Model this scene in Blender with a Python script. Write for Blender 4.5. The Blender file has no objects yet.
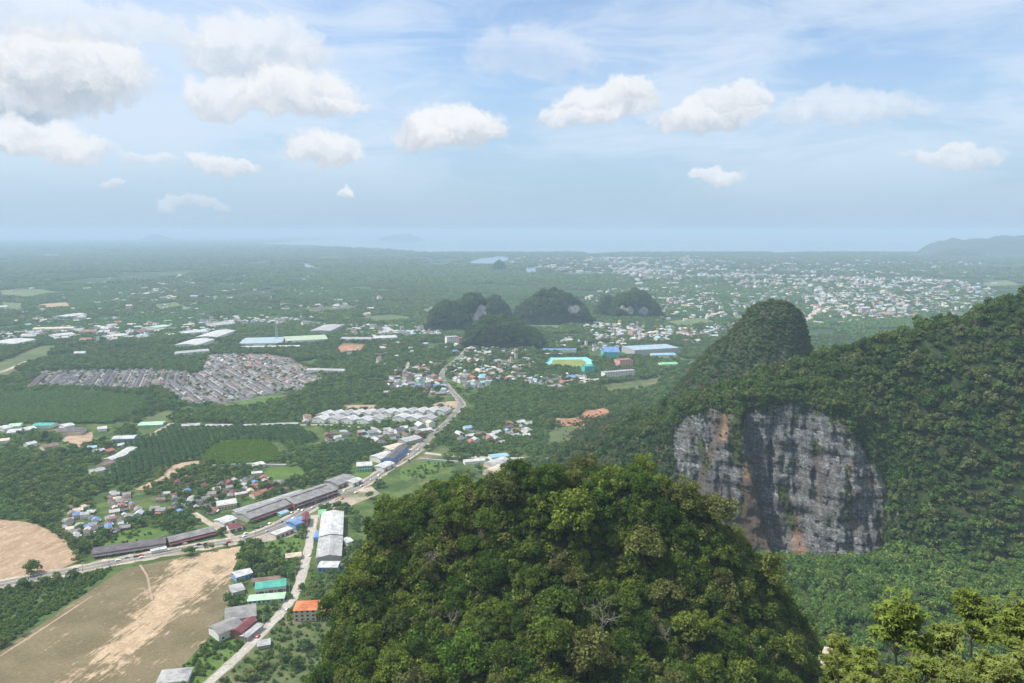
import bpy, math, random
import numpy as np
from mathutils import Vector, Matrix
from mathutils.geometry import delaunay_2d_cdt

# ------------------------------------------------------------------ camera, sky, sun, exposure
W, H = 1024, 683
FPX = 740.0
CAM_Z = 300.0
PITCH = math.radians(8.49)
SUN_EL = math.radians(56)
SUN_DIR = Vector((-0.90, 0.06, 0)).normalized() * math.cos(SUN_EL) + Vector((0, 0, math.sin(SUN_EL)))
SUN_STRENGTH = 4.7
SKY_STRENGTH = 0.15
HAZE_DENSITY = 1.0 / 9600.0
HAZE_COLOR = (0.61, 0.82, 1.0)

sc = bpy.context.scene
C = sc.collection
sc.render.engine = 'CYCLES'
sc.view_settings.view_transform = 'Standard'
sc.view_settings.look = 'None'
sc.view_settings.exposure = 0.30
sc.view_settings.gamma = 1.0
sc.view_settings.use_curve_mapping = False
cy = sc.cycles
cy.max_bounces = 4
cy.diffuse_bounces = 2
cy.glossy_bounces = 2
cy.transmission_bounces = 2
cy.volume_bounces = 0
cy.transparent_max_bounces = 8
cy.use_denoising = True
cy.caustics_reflective = False
cy.caustics_refractive = False
cy.sample_clamp_indirect = 4.0

cam_data = bpy.data.cameras.new('camera')
cam_data.sensor_width = 36.0
cam_data.lens = FPX / W * 36.0
cam_data.clip_start = 0.5
cam_data.clip_end = 200000.0
cam = bpy.data.objects.new('camera', cam_data)
cam.location = (0, 0, CAM_Z)
cam.rotation_euler = (math.radians(90) - PITCH, 0, 0)
C.objects.link(cam)
sc.camera = cam

_cp, _sp = math.cos(PITCH), math.sin(PITCH)


def ray(px, py):
    x = (np.asarray(px, float) - W / 2) / FPX
    y = (H / 2 - np.asarray(py, float)) / FPX
    return np.stack([x, _cp + y * _sp, -_sp + y * _cp], axis=-1)


def at(px, py, z=0.0):                       # the point of the plane z that shows at a pixel
    d = ray(px, py)
    t = (z - CAM_Z) / d[..., 2]
    return np.array([0, 0, CAM_Z]) + d * t[..., None]


def at_y(px, py, Y):                         # the point at ground distance Y that shows at a pixel
    d = ray(px, py)
    t = np.asarray(Y, float) / d[..., 1]
    return np.array([0, 0, CAM_Z]) + d * t[..., None]


def project(p):
    p = np.asarray(p, float)
    x, y, z = p[..., 0], p[..., 1], p[..., 2] - CAM_Z
    depth = y * _cp - z * _sp
    up = y * _sp + z * _cp
    depth = np.where(depth < 1e-3, 1e-3, depth)
    return W / 2 + FPX * x / depth, H / 2 - FPX * up / depth, depth


# ---- world: daylight sky with high cirrus and cumulus set by compass direction and elevation
world = bpy.data.worlds.new('World')
sc.world = world
world.use_nodes = True
wt = world.node_tree
for n in list(wt.nodes):
    wt.nodes.remove(n)


class NT:
    """small helper for building node trees"""
    def __init__(self, tree):
        self.t = tree

    def n(self, kind, **kw):
        nd = self.t.nodes.new(kind)
        for k, v in kw.items():
            setattr(nd, k, v)
        return nd

    def put(self, sock, v):
        if isinstance(v, bpy.types.NodeSocket):
            self.t.links.new(v, sock)
        elif v is not None:
            if hasattr(sock.default_value, '__len__') and not hasattr(v, '__len__'):
                v = (v,) * len(sock.default_value)
            if hasattr(v, '__len__') and len(v) == 3 and len(sock.default_value) == 4:
                v = (*v, 1)
            sock.default_value = v

    def m(self, op, a, b=None, c=None, clamp=False):
        nd = self.n('ShaderNodeMath', operation=op, use_clamp=clamp)
        for i, v in enumerate((a, b, c)):
            self.put(nd.inputs[i], v)
        return nd.outputs[0]

    def v(self, op, a, b=None, c=None, scale=None):
        nd = self.n('ShaderNodeVectorMath', operation=op)
        for i, x in enumerate((a, b, c)):
            if x is not None:
                self.put(nd.inputs[i], x)
        if scale is not None:
            self.put(nd.inputs['Scale'], scale)
        return nd.outputs['Value'] if op in ('LENGTH', 'DOT_PRODUCT', 'DISTANCE') else nd.outputs[0]

    def mix(self, f, a, b, blend='MIX'):
        nd = self.n('ShaderNodeMix', data_type='RGBA', blend_type=blend)
        self.put(nd.inputs[0], f)
        self.put(nd.inputs[6], a)
        self.put(nd.inputs[7], b)
        return nd.outputs[2]

    def noise(self, vec, scale, detail=4, rough=0.55, out=0):
        nd = self.n('ShaderNodeTexNoise')
        self.put(nd.inputs['Vector'], vec)
        nd.inputs['Scale'].default_value = scale
        nd.inputs['Detail'].default_value = detail
        nd.inputs['Roughness'].default_value = rough
        return nd.outputs[out]

    def rng(self, v, a, b, c=0.0, d=1.0, smooth=True):
        nd = self.n('ShaderNodeMapRange', interpolation_type='SMOOTHSTEP' if smooth else 'LINEAR')
        for i, x in enumerate((v, a, b, c, d)):
            self.put(nd.inputs[i], x)
        return nd.outputs[0]

    def ramp(self, f, stops, interp='LINEAR'):
        nd = self.n('ShaderNodeValToRGB')
        cr = nd.color_ramp
        cr.interpolation = interp
        while len(cr.elements) < len(stops):
            cr.elements.new(0.5)
        for e, (p, col) in zip(cr.elements, stops):
            e.position = p
            e.color = (*col, 1)
        self.put(nd.inputs[0], f)
        return nd.outputs[0]


w = NT(wt)
sky = w.n('ShaderNodeTexSky', sky_type='NISHITA')
sky.sun_disc = False
sky.sun_elevation = SUN_EL
sky.sun_rotation = math.atan2(SUN_DIR.x, SUN_DIR.y)
sky.altitude = 300
sky.air_density = 1.0
sky.dust_density = 1.2
sky.ozone_density = 2.5
bg_sky = w.v('SCALE', sky.outputs[0], scale=SKY_STRENGTH)
tc = w.n('ShaderNodeTexCoord')
dvec = tc.outputs['Generated']
sep = w.n('ShaderNodeSeparateXYZ')
w.put(sep.inputs[0], dvec)
az = w.m('ARCTAN2', sep.outputs[0], sep.outputs[1])
el = w.m('ARCSINE', sep.outputs[2])
cmb = w.n('ShaderNodeCombineXYZ')
w.put(cmb.inputs[0], az)
w.put(cmb.inputs[1], el)
uv = cmb.outputs[0]
SKYCOL = []
# pale haze veil low down, cirrus higher up
veil = w.rng(el, 0.0, 0.26, 0.90, 0.10)
col = w.mix(veil, bg_sky, (0.335, 0.475, 0.63))
uvc = w.v('MULTIPLY', uv, (2.2, 9.0, 1.0))
# tilt the streaks a little
cw = w.noise(uvc, 1.3, 3, 0.5, 1)
uvc2 = w.v('MULTIPLY_ADD', cw, (0.9, 0.9, 0), uvc)
cir = w.noise(uvc2, 1.6, 9, 0.62)
big = w.noise(uv, 4.0, 2, 0.5)
cov = w.m('ADD', w.m('MULTIPLY', big, 0.9), w.m('MULTIPLY', w.m('ABSOLUTE', w.m('SUBTRACT', az, 0.02)), 0.55))
cov = w.m('ADD', cov, w.rng(az, -0.12, -0.5, 0.0, 0.22))
ca = w.rng(w.m('ADD', w.m('MULTIPLY', cir, 1.7), w.m('MULTIPLY', cov, 0.55)), 0.90, 1.40)
ca = w.m('MULTIPLY', ca, w.rng(el, 0.02, 0.13, 0.15, 1.0))
col = w.mix(w.m('MULTIPLY', ca, 0.72), col, (0.60, 0.69, 0.80))
over = w.rng(w.noise(w.v('MULTIPLY', dvec, (1.0, 1.0, 0.6)), 2.6, 7, 0.6), 0.46, 0.60)
col = w.mix(w.m('MULTIPLY', over, w.rng(el, 0.34, 0.55)), col, (0.86, 0.88, 0.90))  # unseen broken cloud overhead, added to brighten the ambient light and the haze
# cumulus: (centre px, py, half width, half height in pixels, opacity, how dark the underside)
CUMULUS = [
    (15, 92, 80, 36, 0.85, 0.9), (72, 74, 64, 46, 0.95, 0.75), (15, 140, 60, 24, 0.85, 0.45), (62, 150, 52, 16, 0.7, 0.4),
    (258, 55, 78, 42, 0.72, 0.55), (225, 100, 48, 26, 0.8, 0.45), (300, 98, 72, 30, 0.95, 0.45), (345, 106, 34, 10, 0.8, 0.3),
    (322, 150, 46, 22, 0.9, 0.45), (222, 166, 36, 14, 0.75, 0.45), (351, 194, 10, 7, 0.8, 0.3), (116, 176, 12, 7, 0.5, 0.3),
    (452, 131, 62, 30, 1.0, 0.55), (425, 138, 36, 20, 0.9, 0.5), (606, 105, 62, 24, 0.92, 0.5), (625, 92, 36, 20, 0.9, 0.35),
    (575, 118, 46, 13, 0.8, 0.5), (704, 120, 58, 20, 0.92, 0.5), (735, 103, 34, 16, 0.8, 0.35), (840, 112, 80, 18, 0.45, 0.35),
    (713, 174, 30, 10, 0.7, 0.3), (965, 160, 46, 13, 0.55, 0.4), (958, 150, 14, 8, 0.6, 0.2), (155, 160, 26, 7, 0.45, 0.3),
    (530, 58, 80, 30, 0.3, 0.15), (60, 20, 140, 26, 0.55, 0.2), (190, 205, 40, 6, 0.35, 0.3),
]
warp_a = w.noise(uv, 22.0, 8, 0.62, 1)
warp_b = w.noise(uv, 9.0, 3, 0.5, 1)
wv = w.v('MULTIPLY_ADD', w.v('SUBTRACT', warp_a, (0.5, 0.5, 0.5)), (0.066, 0.052, 0), uv)
wv = w.v('MULTIPLY_ADD', w.v('SUBTRACT', warp_b, (0.5, 0.5, 0.5)), (0.060, 0.036, 0), wv)
puff = w.noise(wv, 44.0, 6, 0.58)
for px, py, hw, hh, op, dk in CUMULUS:
    d = ray(px, py)
    d = d / np.linalg.norm(d)
    a0, e0 = math.atan2(d[0], d[1]), math.asin(d[2])
    sx, sy = FPX / hw * 1.02, FPX / hh * 1.02
    q = w.v('MULTIPLY_ADD', wv, (sx, sy, 0), (-a0 * sx, -e0 * sy, 0))
    s = w.n('ShaderNodeSeparateXYZ')
    w.put(s.inputs[0], q)
    qy = w.m('MAXIMUM', s.outputs[1], w.m('MULTIPLY', s.outputs[1], -1.5))
    ln = w.m('SQRT', w.m('ADD', w.m('MULTIPLY', s.outputs[0], s.outputs[0]), w.m('MULTIPLY', qy, qy)))
    mk = w.m('ADD', w.m('SUBTRACT', 1.0, ln), w.m('MULTIPLY', w.m('SUBTRACT', puff, 0.5), 0.55))
    al = w.m('MULTIPLY', w.rng(mk, -0.02, 0.32), op)
    sh = w.m('ADD', w.m('MULTIPLY', s.outputs[1], 0.75), w.m('MULTIPLY', w.m('SUBTRACT', puff, 0.5), 1.3))
    sh = w.rng(sh, -0.60, 0.50)
    lo = tuple((1 - dk) * x + dk * y for x, y in zip((0.74, 0.79, 0.85), (0.38, 0.47, 0.58)))
    cc = w.mix(sh, lo, (0.91, 0.93, 0.96))
    col = w.mix(al, col, w.v('SCALE', cc, scale=0.83))
bgn = w.n('ShaderNodeBackground')
w.put(bgn.inputs[0], col)
bgn.inputs[1].default_value = 1.0
won = w.n('ShaderNodeOutputWorld')
wt.links.new(bgn.outputs[0], won.inputs[0])
world.cycles.sampling_method = 'MANUAL'
world.cycles.sample_map_resolution = 512

sun_data = bpy.data.lights.new('sun', 'SUN')
sun_data.energy = SUN_STRENGTH
sun_data.angle = math.radians(0.5)
sun_data.color = (1.0, 0.95, 0.87)
sun = bpy.data.objects.new('sun', sun_data)
sun.rotation_euler = SUN_DIR.to_track_quat('Z', 'Y').to_euler()
sun.location = (-300, -100, 800)
C.objects.link(sun)

# ------------------------------------------------------------------ helpers
rs = np.random.RandomState(7)
random.seed(7)


def _hash(i, j, seed):
    h = (i.astype(np.int64) * 374761393 + j.astype(np.int64) * 668265263 + seed * 1274126177) & 0x7fffffff
    h = ((h ^ (h >> 13)) * 1274126177) & 0x7fffffff
    return ((h ^ (h >> 16)) & 0xffff) / 65535.0


def vnoise(x, y, seed=0):
    x, y = np.asarray(x, float), np.asarray(y, float)
    i, j = np.floor(x), np.floor(y)
    fx, fy = x - i, y - j
    fx, fy = fx * fx * (3 - 2 * fx), fy * fy * (3 - 2 * fy)
    i, j = i.astype(np.int64), j.astype(np.int64)
    a, b = _hash(i, j, seed), _hash(i + 1, j, seed)
    c, d = _hash(i, j + 1, seed), _hash(i + 1, j + 1, seed)
    return (a * (1 - fx) + b * fx) * (1 - fy) + (c * (1 - fx) + d * fx) * fy


def fbm(x, y, seed=0, octaves=4):
    s, a, t = 0.0, 0.5, 0.0
    for k in range(octaves):
        s = s + a * vnoise(np.asarray(x) * 2 ** k, np.asarray(y) * 2 ** k, seed + 17 * k)
        t += a
        a *= 0.5
    return s / t


def inside(poly, x, y):
    x, y = np.asarray(x, float), np.asarray(y, float)
    r = np.zeros(x.shape, bool)
    n = len(poly)
    for k in range(n):
        x1, y1 = poly[k]
        x2, y2 = poly[(k + 1) % n]
        if y1 == y2:
            continue
        c = ((y1 > y) != (y2 > y)) & (x < (x2 - x1) * (y - y1) / (y2 - y1) + x1)
        r ^= c
    return r


def dist_line(pts, x, y):
    x, y = np.asarray(x, float), np.asarray(y, float)
    best = np.full(x.shape, 1e9)
    for (x1, y1), (x2, y2) in zip(pts[:-1], pts[1:]):
        dx, dy = x2 - x1, y2 - y1
        t = np.clip(((x - x1) * dx + (y - y1) * dy) / (dx * dx + dy * dy + 1e-9), 0, 1)
        best = np.minimum(best, np.hypot(x - x1 - t * dx, y - y1 - t * dy))
    return best


def mesh_np(name, verts, faces, mats, mat_idx=None, smooth=False, attrs=None, fattrs=None):
    """faces: int array (n,3) or (n,4), or a list of tuples"""
    me = bpy.data.meshes.new(name)
    verts = np.asarray(verts, np.float32)
    if isinstance(faces, np.ndarray):
        k = faces.shape[1]
        me.vertices.add(len(verts))
        me.vertices.foreach_set('co', verts.ravel())
        me.loops.add(faces.size)
        me.loops.foreach_set('vertex_index', faces.astype(np.int32).ravel())
        me.polygons.add(len(faces))
        me.polygons.foreach_set('loop_start', np.arange(0, faces.size, k, dtype=np.int32))
        me.polygons.foreach_set('loop_total', np.full(len(faces), k, np.int32))
        me.update(calc_edges=True)
    else:
        me.from_pydata([tuple(map(float, v)) for v in verts], [], [tuple(int(i) for i in f) for f in faces])
        me.update()
    for m in (mats if isinstance(mats, (list, tuple)) else [mats]):
        me.materials.append(m)
    if mat_idx is not None:
        me.polygons.foreach_set('material_index', np.asarray(mat_idx, np.int32))
    if smooth:
        me.polygons.foreach_set('use_smooth', np.ones(len(me.polygons), bool))
    for k, v in (attrs or {}).items():
        a = me.attributes.new(k, 'FLOAT', 'POINT')
        a.data.foreach_set('value', np.asarray(v, np.float32).ravel())
    for k, v in (fattrs or {}).items():
        a = me.attributes.new(k, 'FLOAT', 'FACE')
        a.data.foreach_set('value', np.asarray(v, np.float32).ravel())
    return me


class MB:
    """collects boxes, prisms and sheets; mesh() makes ONE mesh of them"""
    def __init__(self):
        self.v, self.f = [], []

    def add(self, verts, faces):
        o = len(self.v)
        self.v += [tuple(v) for v in verts]
        self.f += [tuple(i + o for i in f) for f in faces]

    def box(self, x0, x1, y0, y1, z0, z1):
        self.add([(x0, y0, z0), (x1, y0, z0), (x1, y1, z0), (x0, y1, z0), (x0, y0, z1), (x1, y0, z1), (x1, y1, z1), (x0, y1, z1)],
                 [(0, 3, 2, 1), (4, 5, 6, 7), (0, 1, 5, 4), (1, 2, 6, 5), (2, 3, 7, 6), (3, 0, 4, 7)])

    def prism(self, poly, y0, y1):
        """polygon in x,z swept along y"""
        n = len(poly)
        self.add([(x, y0, z) for x, z in poly] + [(x, y1, z) for x, z in poly],
                 [tuple(range(n)), tuple(range(2 * n - 1, n - 1, -1))] + [(i, i + n, (i + 1) % n + n, (i + 1) % n) for i in range(n)])

    def tube(self, pts, radii, sides=6):
        pts = [Vector(p) for p in pts]
        rings = []
        for i, p in enumerate(pts):
            t = (pts[min(i + 1, len(pts) - 1)] - pts[max(i - 1, 0)]).normalized()
            a = t.orthogonal().normalized()
            b = t.cross(a)
            rings.append([p + (a * math.cos(2 * math.pi * k / sides) + b * math.sin(2 * math.pi * k / sides)) * radii[i] for k in range(sides)])
        vs = [v for r in rings for v in r]
        fs = []
        for i in range(len(pts) - 1):
            for k in range(sides):
                k2 = (k + 1) % sides
                fs.append((i * sides + k, i * sides + k2, (i + 1) * sides + k2, (i + 1) * sides + k))
        fs.append(tuple(range(sides - 1, -1, -1)))
        fs.append(tuple((len(pts) - 1) * sides + k for k in range(sides)))
        self.add(vs, fs)

    def mesh(self, name, mats, smooth=False):
        return mesh_np(name, self.v, self.f, mats, smooth=smooth)


def link(name, data, parent=None, loc=None, rz=0.0):
    o = bpy.data.objects.new(name, data)
    C.objects.link(o)
    if parent is not None:
        o.parent = parent
    if loc is not None:
        o.location = loc
    if rz:
        o.rotation_euler = (0, 0, rz)
    return o


def tag(o, label=None, cat=None, group=None, kind=None):
    if label:
        o['label'] = label
    if cat:
        o['category'] = cat
    if group:
        o['group'] = group
    if kind:
        o['kind'] = kind
    return o


def thing(name, label, cat, loc=(0, 0, 0), rz=0.0, group=None):
    o = bpy.data.objects.new(name, None)
    o.empty_display_size = 1
    C.objects.link(o)
    o.location = loc
    o.rotation_euler = (0, 0, rz)
    return tag(o, label, cat, group)


KIDS = {}


def part(name, data, parent, mat=None):
    o = link(name, data, parent)
    KIDS.setdefault(parent.name, []).append(o)
    if mat is not None:
        o.material_slots[0].link = 'OBJECT'
        o.material_slots[0].material = mat
    return o


# ------------------------------------------------------------------ materials
def material(name):
    m = bpy.data.materials.new(name)
    m.use_nodes = True
    t = NT(m.node_tree)
    bsdf = m.node_tree.nodes['Principled BSDF']
    bsdf.inputs['Specular IOR Level'].default_value = 0.25
    return m, t, bsdf


def plain(name, colr, rough=0.85, var=0.18, scale=0.35, spec=0.25):
    m, t, b = material(name)
    geo = t.n('ShaderNodeNewGeometry')
    nz = t.noise(geo.outputs['Position'], scale, 5, 0.65)
    f = t.rng(nz, 0.25, 0.75, 1 - var, 1 + var)
    c = t.v('SCALE', colr, scale=f)
    t.put(b.inputs['Base Color'], c)
    b.inputs['Roughness'].default_value = rough
    b.inputs['Specular IOR Level'].default_value = spec
    return m


def leaf_material(name, stops, tone_lo=0.45, tone_hi=1.55, trans=0.36):
    m = bpy.data.materials.new(name)
    m.use_nodes = True
    t = NT(m.node_tree)
    m.node_tree.nodes.remove(m.node_tree.nodes['Principled BSDF'])
    out = m.node_tree.nodes['Material Output']
    oi = t.n('ShaderNodeObjectInfo')
    base = t.ramp(oi.outputs['Random'], stops)
    at_ = t.n('ShaderNodeAttribute', attribute_type='GEOMETRY', attribute_name='tone')
    f = t.rng(at_.outputs['Fac'], 0, 1, tone_lo, tone_hi, smooth=False)
    c = t.v('SCALE', base, scale=f)
    d = t.n('ShaderNodeBsdfDiffuse')
    t.put(d.inputs[0], c)
    tr = t.n('ShaderNodeBsdfTranslucent')
    t.put(tr.inputs[0], t.mix(0.5, c, (0.16, 0.20, 0.02)))
    mx = t.n('ShaderNodeMixShader')
    mx.inputs[0].default_value = trans
    m.node_tree.links.new(d.outputs[0], mx.inputs[1])
    m.node_tree.links.new(tr.outputs[0], mx.inputs[2])
    m.node_tree.links.new(mx.outputs[0], out.inputs[0])
    return m


M = {}
M['bark'] = plain('bark', (0.16, 0.13, 0.10), 0.95, 0.3, 2.0)
M['pale_bark'] = plain('pale_bark', (0.25, 0.22, 0.185), 0.95, 0.25, 2.0)
M['leaf_mound'] = leaf_material('leaf_mound', [(0.0, (0.043, 0.087, 0.018)), (0.25, (0.067, 0.125, 0.025)), (0.5, (0.118, 0.177, 0.031)), (0.72, (0.185, 0.241, 0.043)), (0.84, (0.168, 0.185, 0.056)), (0.92, (0.129, 0.134, 0.056)), (1.0, (0.095, 0.185, 0.029))])
M['leaf_near'] = leaf_material('leaf_near', [(0.0, (0.145, 0.196, 0.051)), (0.5, (0.203, 0.246, 0.065)), (1.0, (0.167, 0.225, 0.043))], 0.5, 1.5, 0.35)
M['leaf_hill'] = leaf_material('leaf_hill', [(0.0, (0.051, 0.101, 0.032)), (0.35, (0.076, 0.140, 0.039)), (0.6, (0.115, 0.175, 0.048)), (0.85, (0.144, 0.172, 0.064)), (0.95, (0.155, 0.178, 0.071)), (1.0, (0.098, 0.167, 0.040))])
M['leaf_valley'] = leaf_material('leaf_valley', [(0.0, (0.083, 0.161, 0.043)), (0.5, (0.128, 0.224, 0.056)), (1.0, (0.182, 0.257, 0.066))])
M['leaf_low'] = leaf_material('leaf_low', [(0.0, (0.070, 0.140, 0.049)), (0.5, (0.114, 0.192, 0.062)), (0.8, (0.166, 0.240, 0.065)), (1.0, (0.229, 0.278, 0.087))])
M['leaf_plantation'] = leaf_material('leaf_plantation', [(0.0, (0.122, 0.235, 0.071)), (1.0, (0.173, 0.286, 0.092))])
M['leaf_orchard'] = leaf_material('leaf_orchard', [(0.0, (0.127, 0.223, 0.032)), (1.0, (0.163, 0.267, 0.045))])
M['leaf_palm'] = leaf_material('leaf_palm', [(0.0, (0.041, 0.089, 0.035)), (1.0, (0.065, 0.122, 0.043))])
M['leaf_dry'] = leaf_material('leaf_dry', [(0.0, (0.16, 0.13, 0.10)), (1.0, (0.22, 0.18, 0.14))])

WALLS = {'white': (0.72, 0.70, 0.66), 'cream': (0.62, 0.54, 0.42), 'grey': (0.40, 0.39, 0.37), 'pink': (0.60, 0.36, 0.30), 'mint': (0.35, 0.58, 0.48),
         'blue': (0.20, 0.34, 0.62), 'teal': (0.10, 0.45, 0.42), 'brick': (0.30, 0.14, 0.10)}
ROOFS = {'white': (0.53, 0.535, 0.53), 'pale_grey': (0.40, 0.40, 0.40), 'grey': (0.26, 0.255, 0.25), 'dark_grey': (0.13, 0.125, 0.13), 'maroon': (0.20, 0.065, 0.070),
         'rust': (0.34, 0.15, 0.10), 'orange': (0.62, 0.19, 0.07), 'blue': (0.16, 0.28, 0.50), 'teal': (0.08, 0.38, 0.31), 'cream': (0.62, 0.53, 0.40),
         'green': (0.22, 0.55, 0.28), 'purple_grey': (0.135, 0.117, 0.130), 'pale_blue_grey': (0.36, 0.46, 0.52), 'pale_lime': (0.42, 0.50, 0.36), 'pale_green': (0.42, 0.62, 0.42), 'brown': (0.20, 0.13, 0.10), 'sky_blue': (0.28, 0.48, 0.58)}
WM = {k: plain('wall_' + k, v, 0.9, 0.12, 0.4) for k, v in WALLS.items()}


def roof_material(name, colr):
    """sheet or tile roofing: weather blotches, run-off streaks and fine ribs down the slope"""
    m, t, b = material(name)
    tcn = t.n('ShaderNodeTexCoord')
    geo = t.n('ShaderNodeNewGeometry')
    blot = t.noise(geo.outputs['Position'], 0.16, 6, 0.68)
    st = t.noise(t.v('MULTIPLY', tcn.outputs['Object'], (0.12, 1.6, 0.12)), 1.0, 4, 0.6)
    f = t.m('MULTIPLY', t.rng(blot, 0.28, 0.72, 0.62, 1.16), t.rng(st, 0.3, 0.7, 0.74, 1.12))
    rust = t.rng(t.noise(geo.outputs['Position'], 0.11, 7, 0.72), 0.54, 0.70, 0.0, 0.42)
    t.put(b.inputs['Base Color'], t.mix(rust, t.v('SCALE', colr, scale=f), (0.20, 0.145, 0.11)))
    b.inputs['Roughness'].default_value = 0.62
    return m


RM = {k: roof_material('roof_' + k, v) for k, v in ROOFS.items()}
M['glass'] = plain('window_glass', (0.05, 0.06, 0.07), 0.25, 0.1, 1.0, 0.5)
M['door'] = plain('door_paint', (0.20, 0.13, 0.09), 0.7, 0.15, 1.0)
M['concrete'] = plain('concrete', (0.42, 0.40, 0.37), 0.9, 0.15, 0.2)
M['steel'] = plain('steel', (0.45, 0.46, 0.47), 0.5, 0.1, 0.5)
M['tyre'] = plain('tyre', (0.02, 0.02, 0.02), 0.9, 0.1, 1.0)
M['red_paint'] = plain('red_paint', (0.45, 0.05, 0.04), 0.6, 0.1, 1.0)


def ground_mat(name, a, b_, scale, a2=None, contrast=(0.35, 0.65), fine=0.5):
    m, t, b = material(name)
    geo = t.n('ShaderNodeNewGeometry')
    p = geo.outputs['Position']
    n1 = t.rng(t.noise(p, scale, 6, 0.62), *contrast)
    c = t.mix(n1, a, b_)
    if a2 is not None:
        n2 = t.rng(t.noise(p, scale * 0.23, 4, 0.6), 0.52, 0.68)
        c = t.mix(n2, c, a2)
    f = t.rng(t.noise(p, fine, 4, 0.7), 0.25, 0.75, 0.72, 1.25)
    t.put(b.inputs['Base Color'], t.v('SCALE', c, scale=f))
    b.inputs['Roughness'].default_value = 0.95
    b.inputs['Specular IOR Level'].default_value = 0.1
    return m


# the plain: fields, thickets and bare patches in a mosaic of parcels
def plain_ground():
    m, t, b = material('plain_ground')
    geo = t.n('ShaderNodeNewGeometry')
    p = geo.outputs['Position']
    pw = t.v('MULTIPLY_ADD', t.noise(p, 0.004, 3, 0.5, 1), (120, 120, 0), p)
    vor = t.n('ShaderNodeTexVoronoi', feature='F1')
    t.put(vor.inputs['Vector'], pw)
    vor.inputs['Scale'].default_value = 1 / 260.0
    sr = t.n('ShaderNodeSeparateColor')
    t.put(sr.inputs[0], vor.outputs['Color'])
    parcels = t.ramp(sr.outputs[0], [(0.0, (0.035, 0.066, 0.026)), (0.45, (0.044, 0.080, 0.030)), (0.62, (0.060, 0.105, 0.036)), (0.80, (0.095, 0.135, 0.050)),
                                     (0.93, (0.15, 0.165, 0.085)), (1.0, (0.05, 0.085, 0.03))], 'CONSTANT')
    n1 = t.rng(t.noise(p, 0.012, 7, 0.65), 0.36, 0.60)
    c = t.mix(t.m('MULTIPLY', n1, 0.75), parcels, (0.036, 0.068, 0.026))
    dist = t.v('LENGTH', p)
    nearf = t.rng(dist, 1500, 2600)
    grass = t.mix(t.rng(t.noise(p, 0.035, 6, 0.65), 0.40, 0.64), (0.050, 0.085, 0.026), (0.105, 0.145, 0.042))
    grass = t.mix(t.rng(t.noise(p, 0.018, 4, 0.6), 0.60, 0.72), grass, (0.21, 0.165, 0.105))
    c = t.mix(nearf, grass, c)
    f = t.rng(t.noise(p, 0.25, 5, 0.7), 0.25, 0.75, 0.75, 1.22)
    t.put(b.inputs['Base Color'], t.v('SCALE', c, scale=f))
    b.inputs['Roughness'].default_value = 0.95
    b.inputs['Specular IOR Level'].default_value = 0.08
    return m


M['ground'] = plain_ground()
M['grass'] = ground_mat('meadow_grass', (0.070, 0.125, 0.028), (0.105, 0.165, 0.040), 0.06)
M['scrub'] = ground_mat('scrub_ground', (0.060, 0.095, 0.032), (0.125, 0.140, 0.062), 0.07, (0.19, 0.155, 0.10))
M['rough_grass'] = ground_mat('rough_grass', (0.052, 0.090, 0.028), (0.085, 0.128, 0.038), 0.08)
M['olive'] = ground_mat('olive_field', (0.085, 0.115, 0.050), (0.125, 0.150, 0.065), 0.01)
M['pale_field'] = ground_mat('pale_field', (0.105, 0.145, 0.060), (0.150, 0.185, 0.080), 0.008)
M['hill_soil'] = ground_mat('hill_soil', (0.024, 0.038, 0.014), (0.040, 0.058, 0.020), 0.08, (0.05, 0.048, 0.028))
M['red_dirt'] = ground_mat('red_dirt', (0.30, 0.15, 0.095), (0.40, 0.22, 0.14), 0.05, (0.12, 0.13, 0.06))
M['tan_dirt'] = ground_mat('tan_dirt', (0.30, 0.215, 0.15), (0.41, 0.31, 0.225), 0.05)
M['pale_dirt'] = ground_mat('pale_dirt', (0.30, 0.255, 0.20), (0.46, 0.40, 0.325), 0.06, (0.13, 0.14, 0.07))
M['yard'] = ground_mat('yard_concrete', (0.25, 0.23, 0.20), (0.38, 0.35, 0.31), 0.05, (0.12, 0.13, 0.07))
M['asphalt'] = ground_mat('worn_road', (0.155, 0.147, 0.137), (0.225, 0.21, 0.192), 0.05)
M['lane'] = ground_mat('lane_concrete', (0.36, 0.33, 0.29), (0.44, 0.41, 0.36), 0.08)
M['paint'] = plain('road_paint', (0.72, 0.70, 0.62), 0.8, 0.15, 0.5)
M['track'] = plain('track_surface', (0.22, 0.52, 0.60), 0.9, 0.1, 0.1)
M['pitch'] = ground_mat('pitch_grass', (0.16, 0.22, 0.06), (0.24, 0.27, 0.09), 0.05)
M['estate_ground'] = ground_mat('estate_ground', (0.13, 0.12, 0.115), (0.26, 0.24, 0.22), 0.05, (0.06, 0.085, 0.04))


def water_mat():
    m, t, b = material('sea_water')
    b.inputs['Base Color'].default_value = (0.10, 0.17, 0.20, 1)
    b.inputs['Roughness'].default_value = 0.12
    b.inputs['Specular IOR Level'].default_value = 0.5
    geo = t.n('ShaderNodeNewGeometry')
    bp = t.n('ShaderNodeBump')
    bp.inputs['Strength'].default_value = 0.05
    t.put(bp.inputs['Height'], t.noise(geo.outputs['Position'], 0.05, 4))
    t.put(b.inputs['Normal'], bp.outputs[0])
    return m


M['water'] = water_mat()


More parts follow.
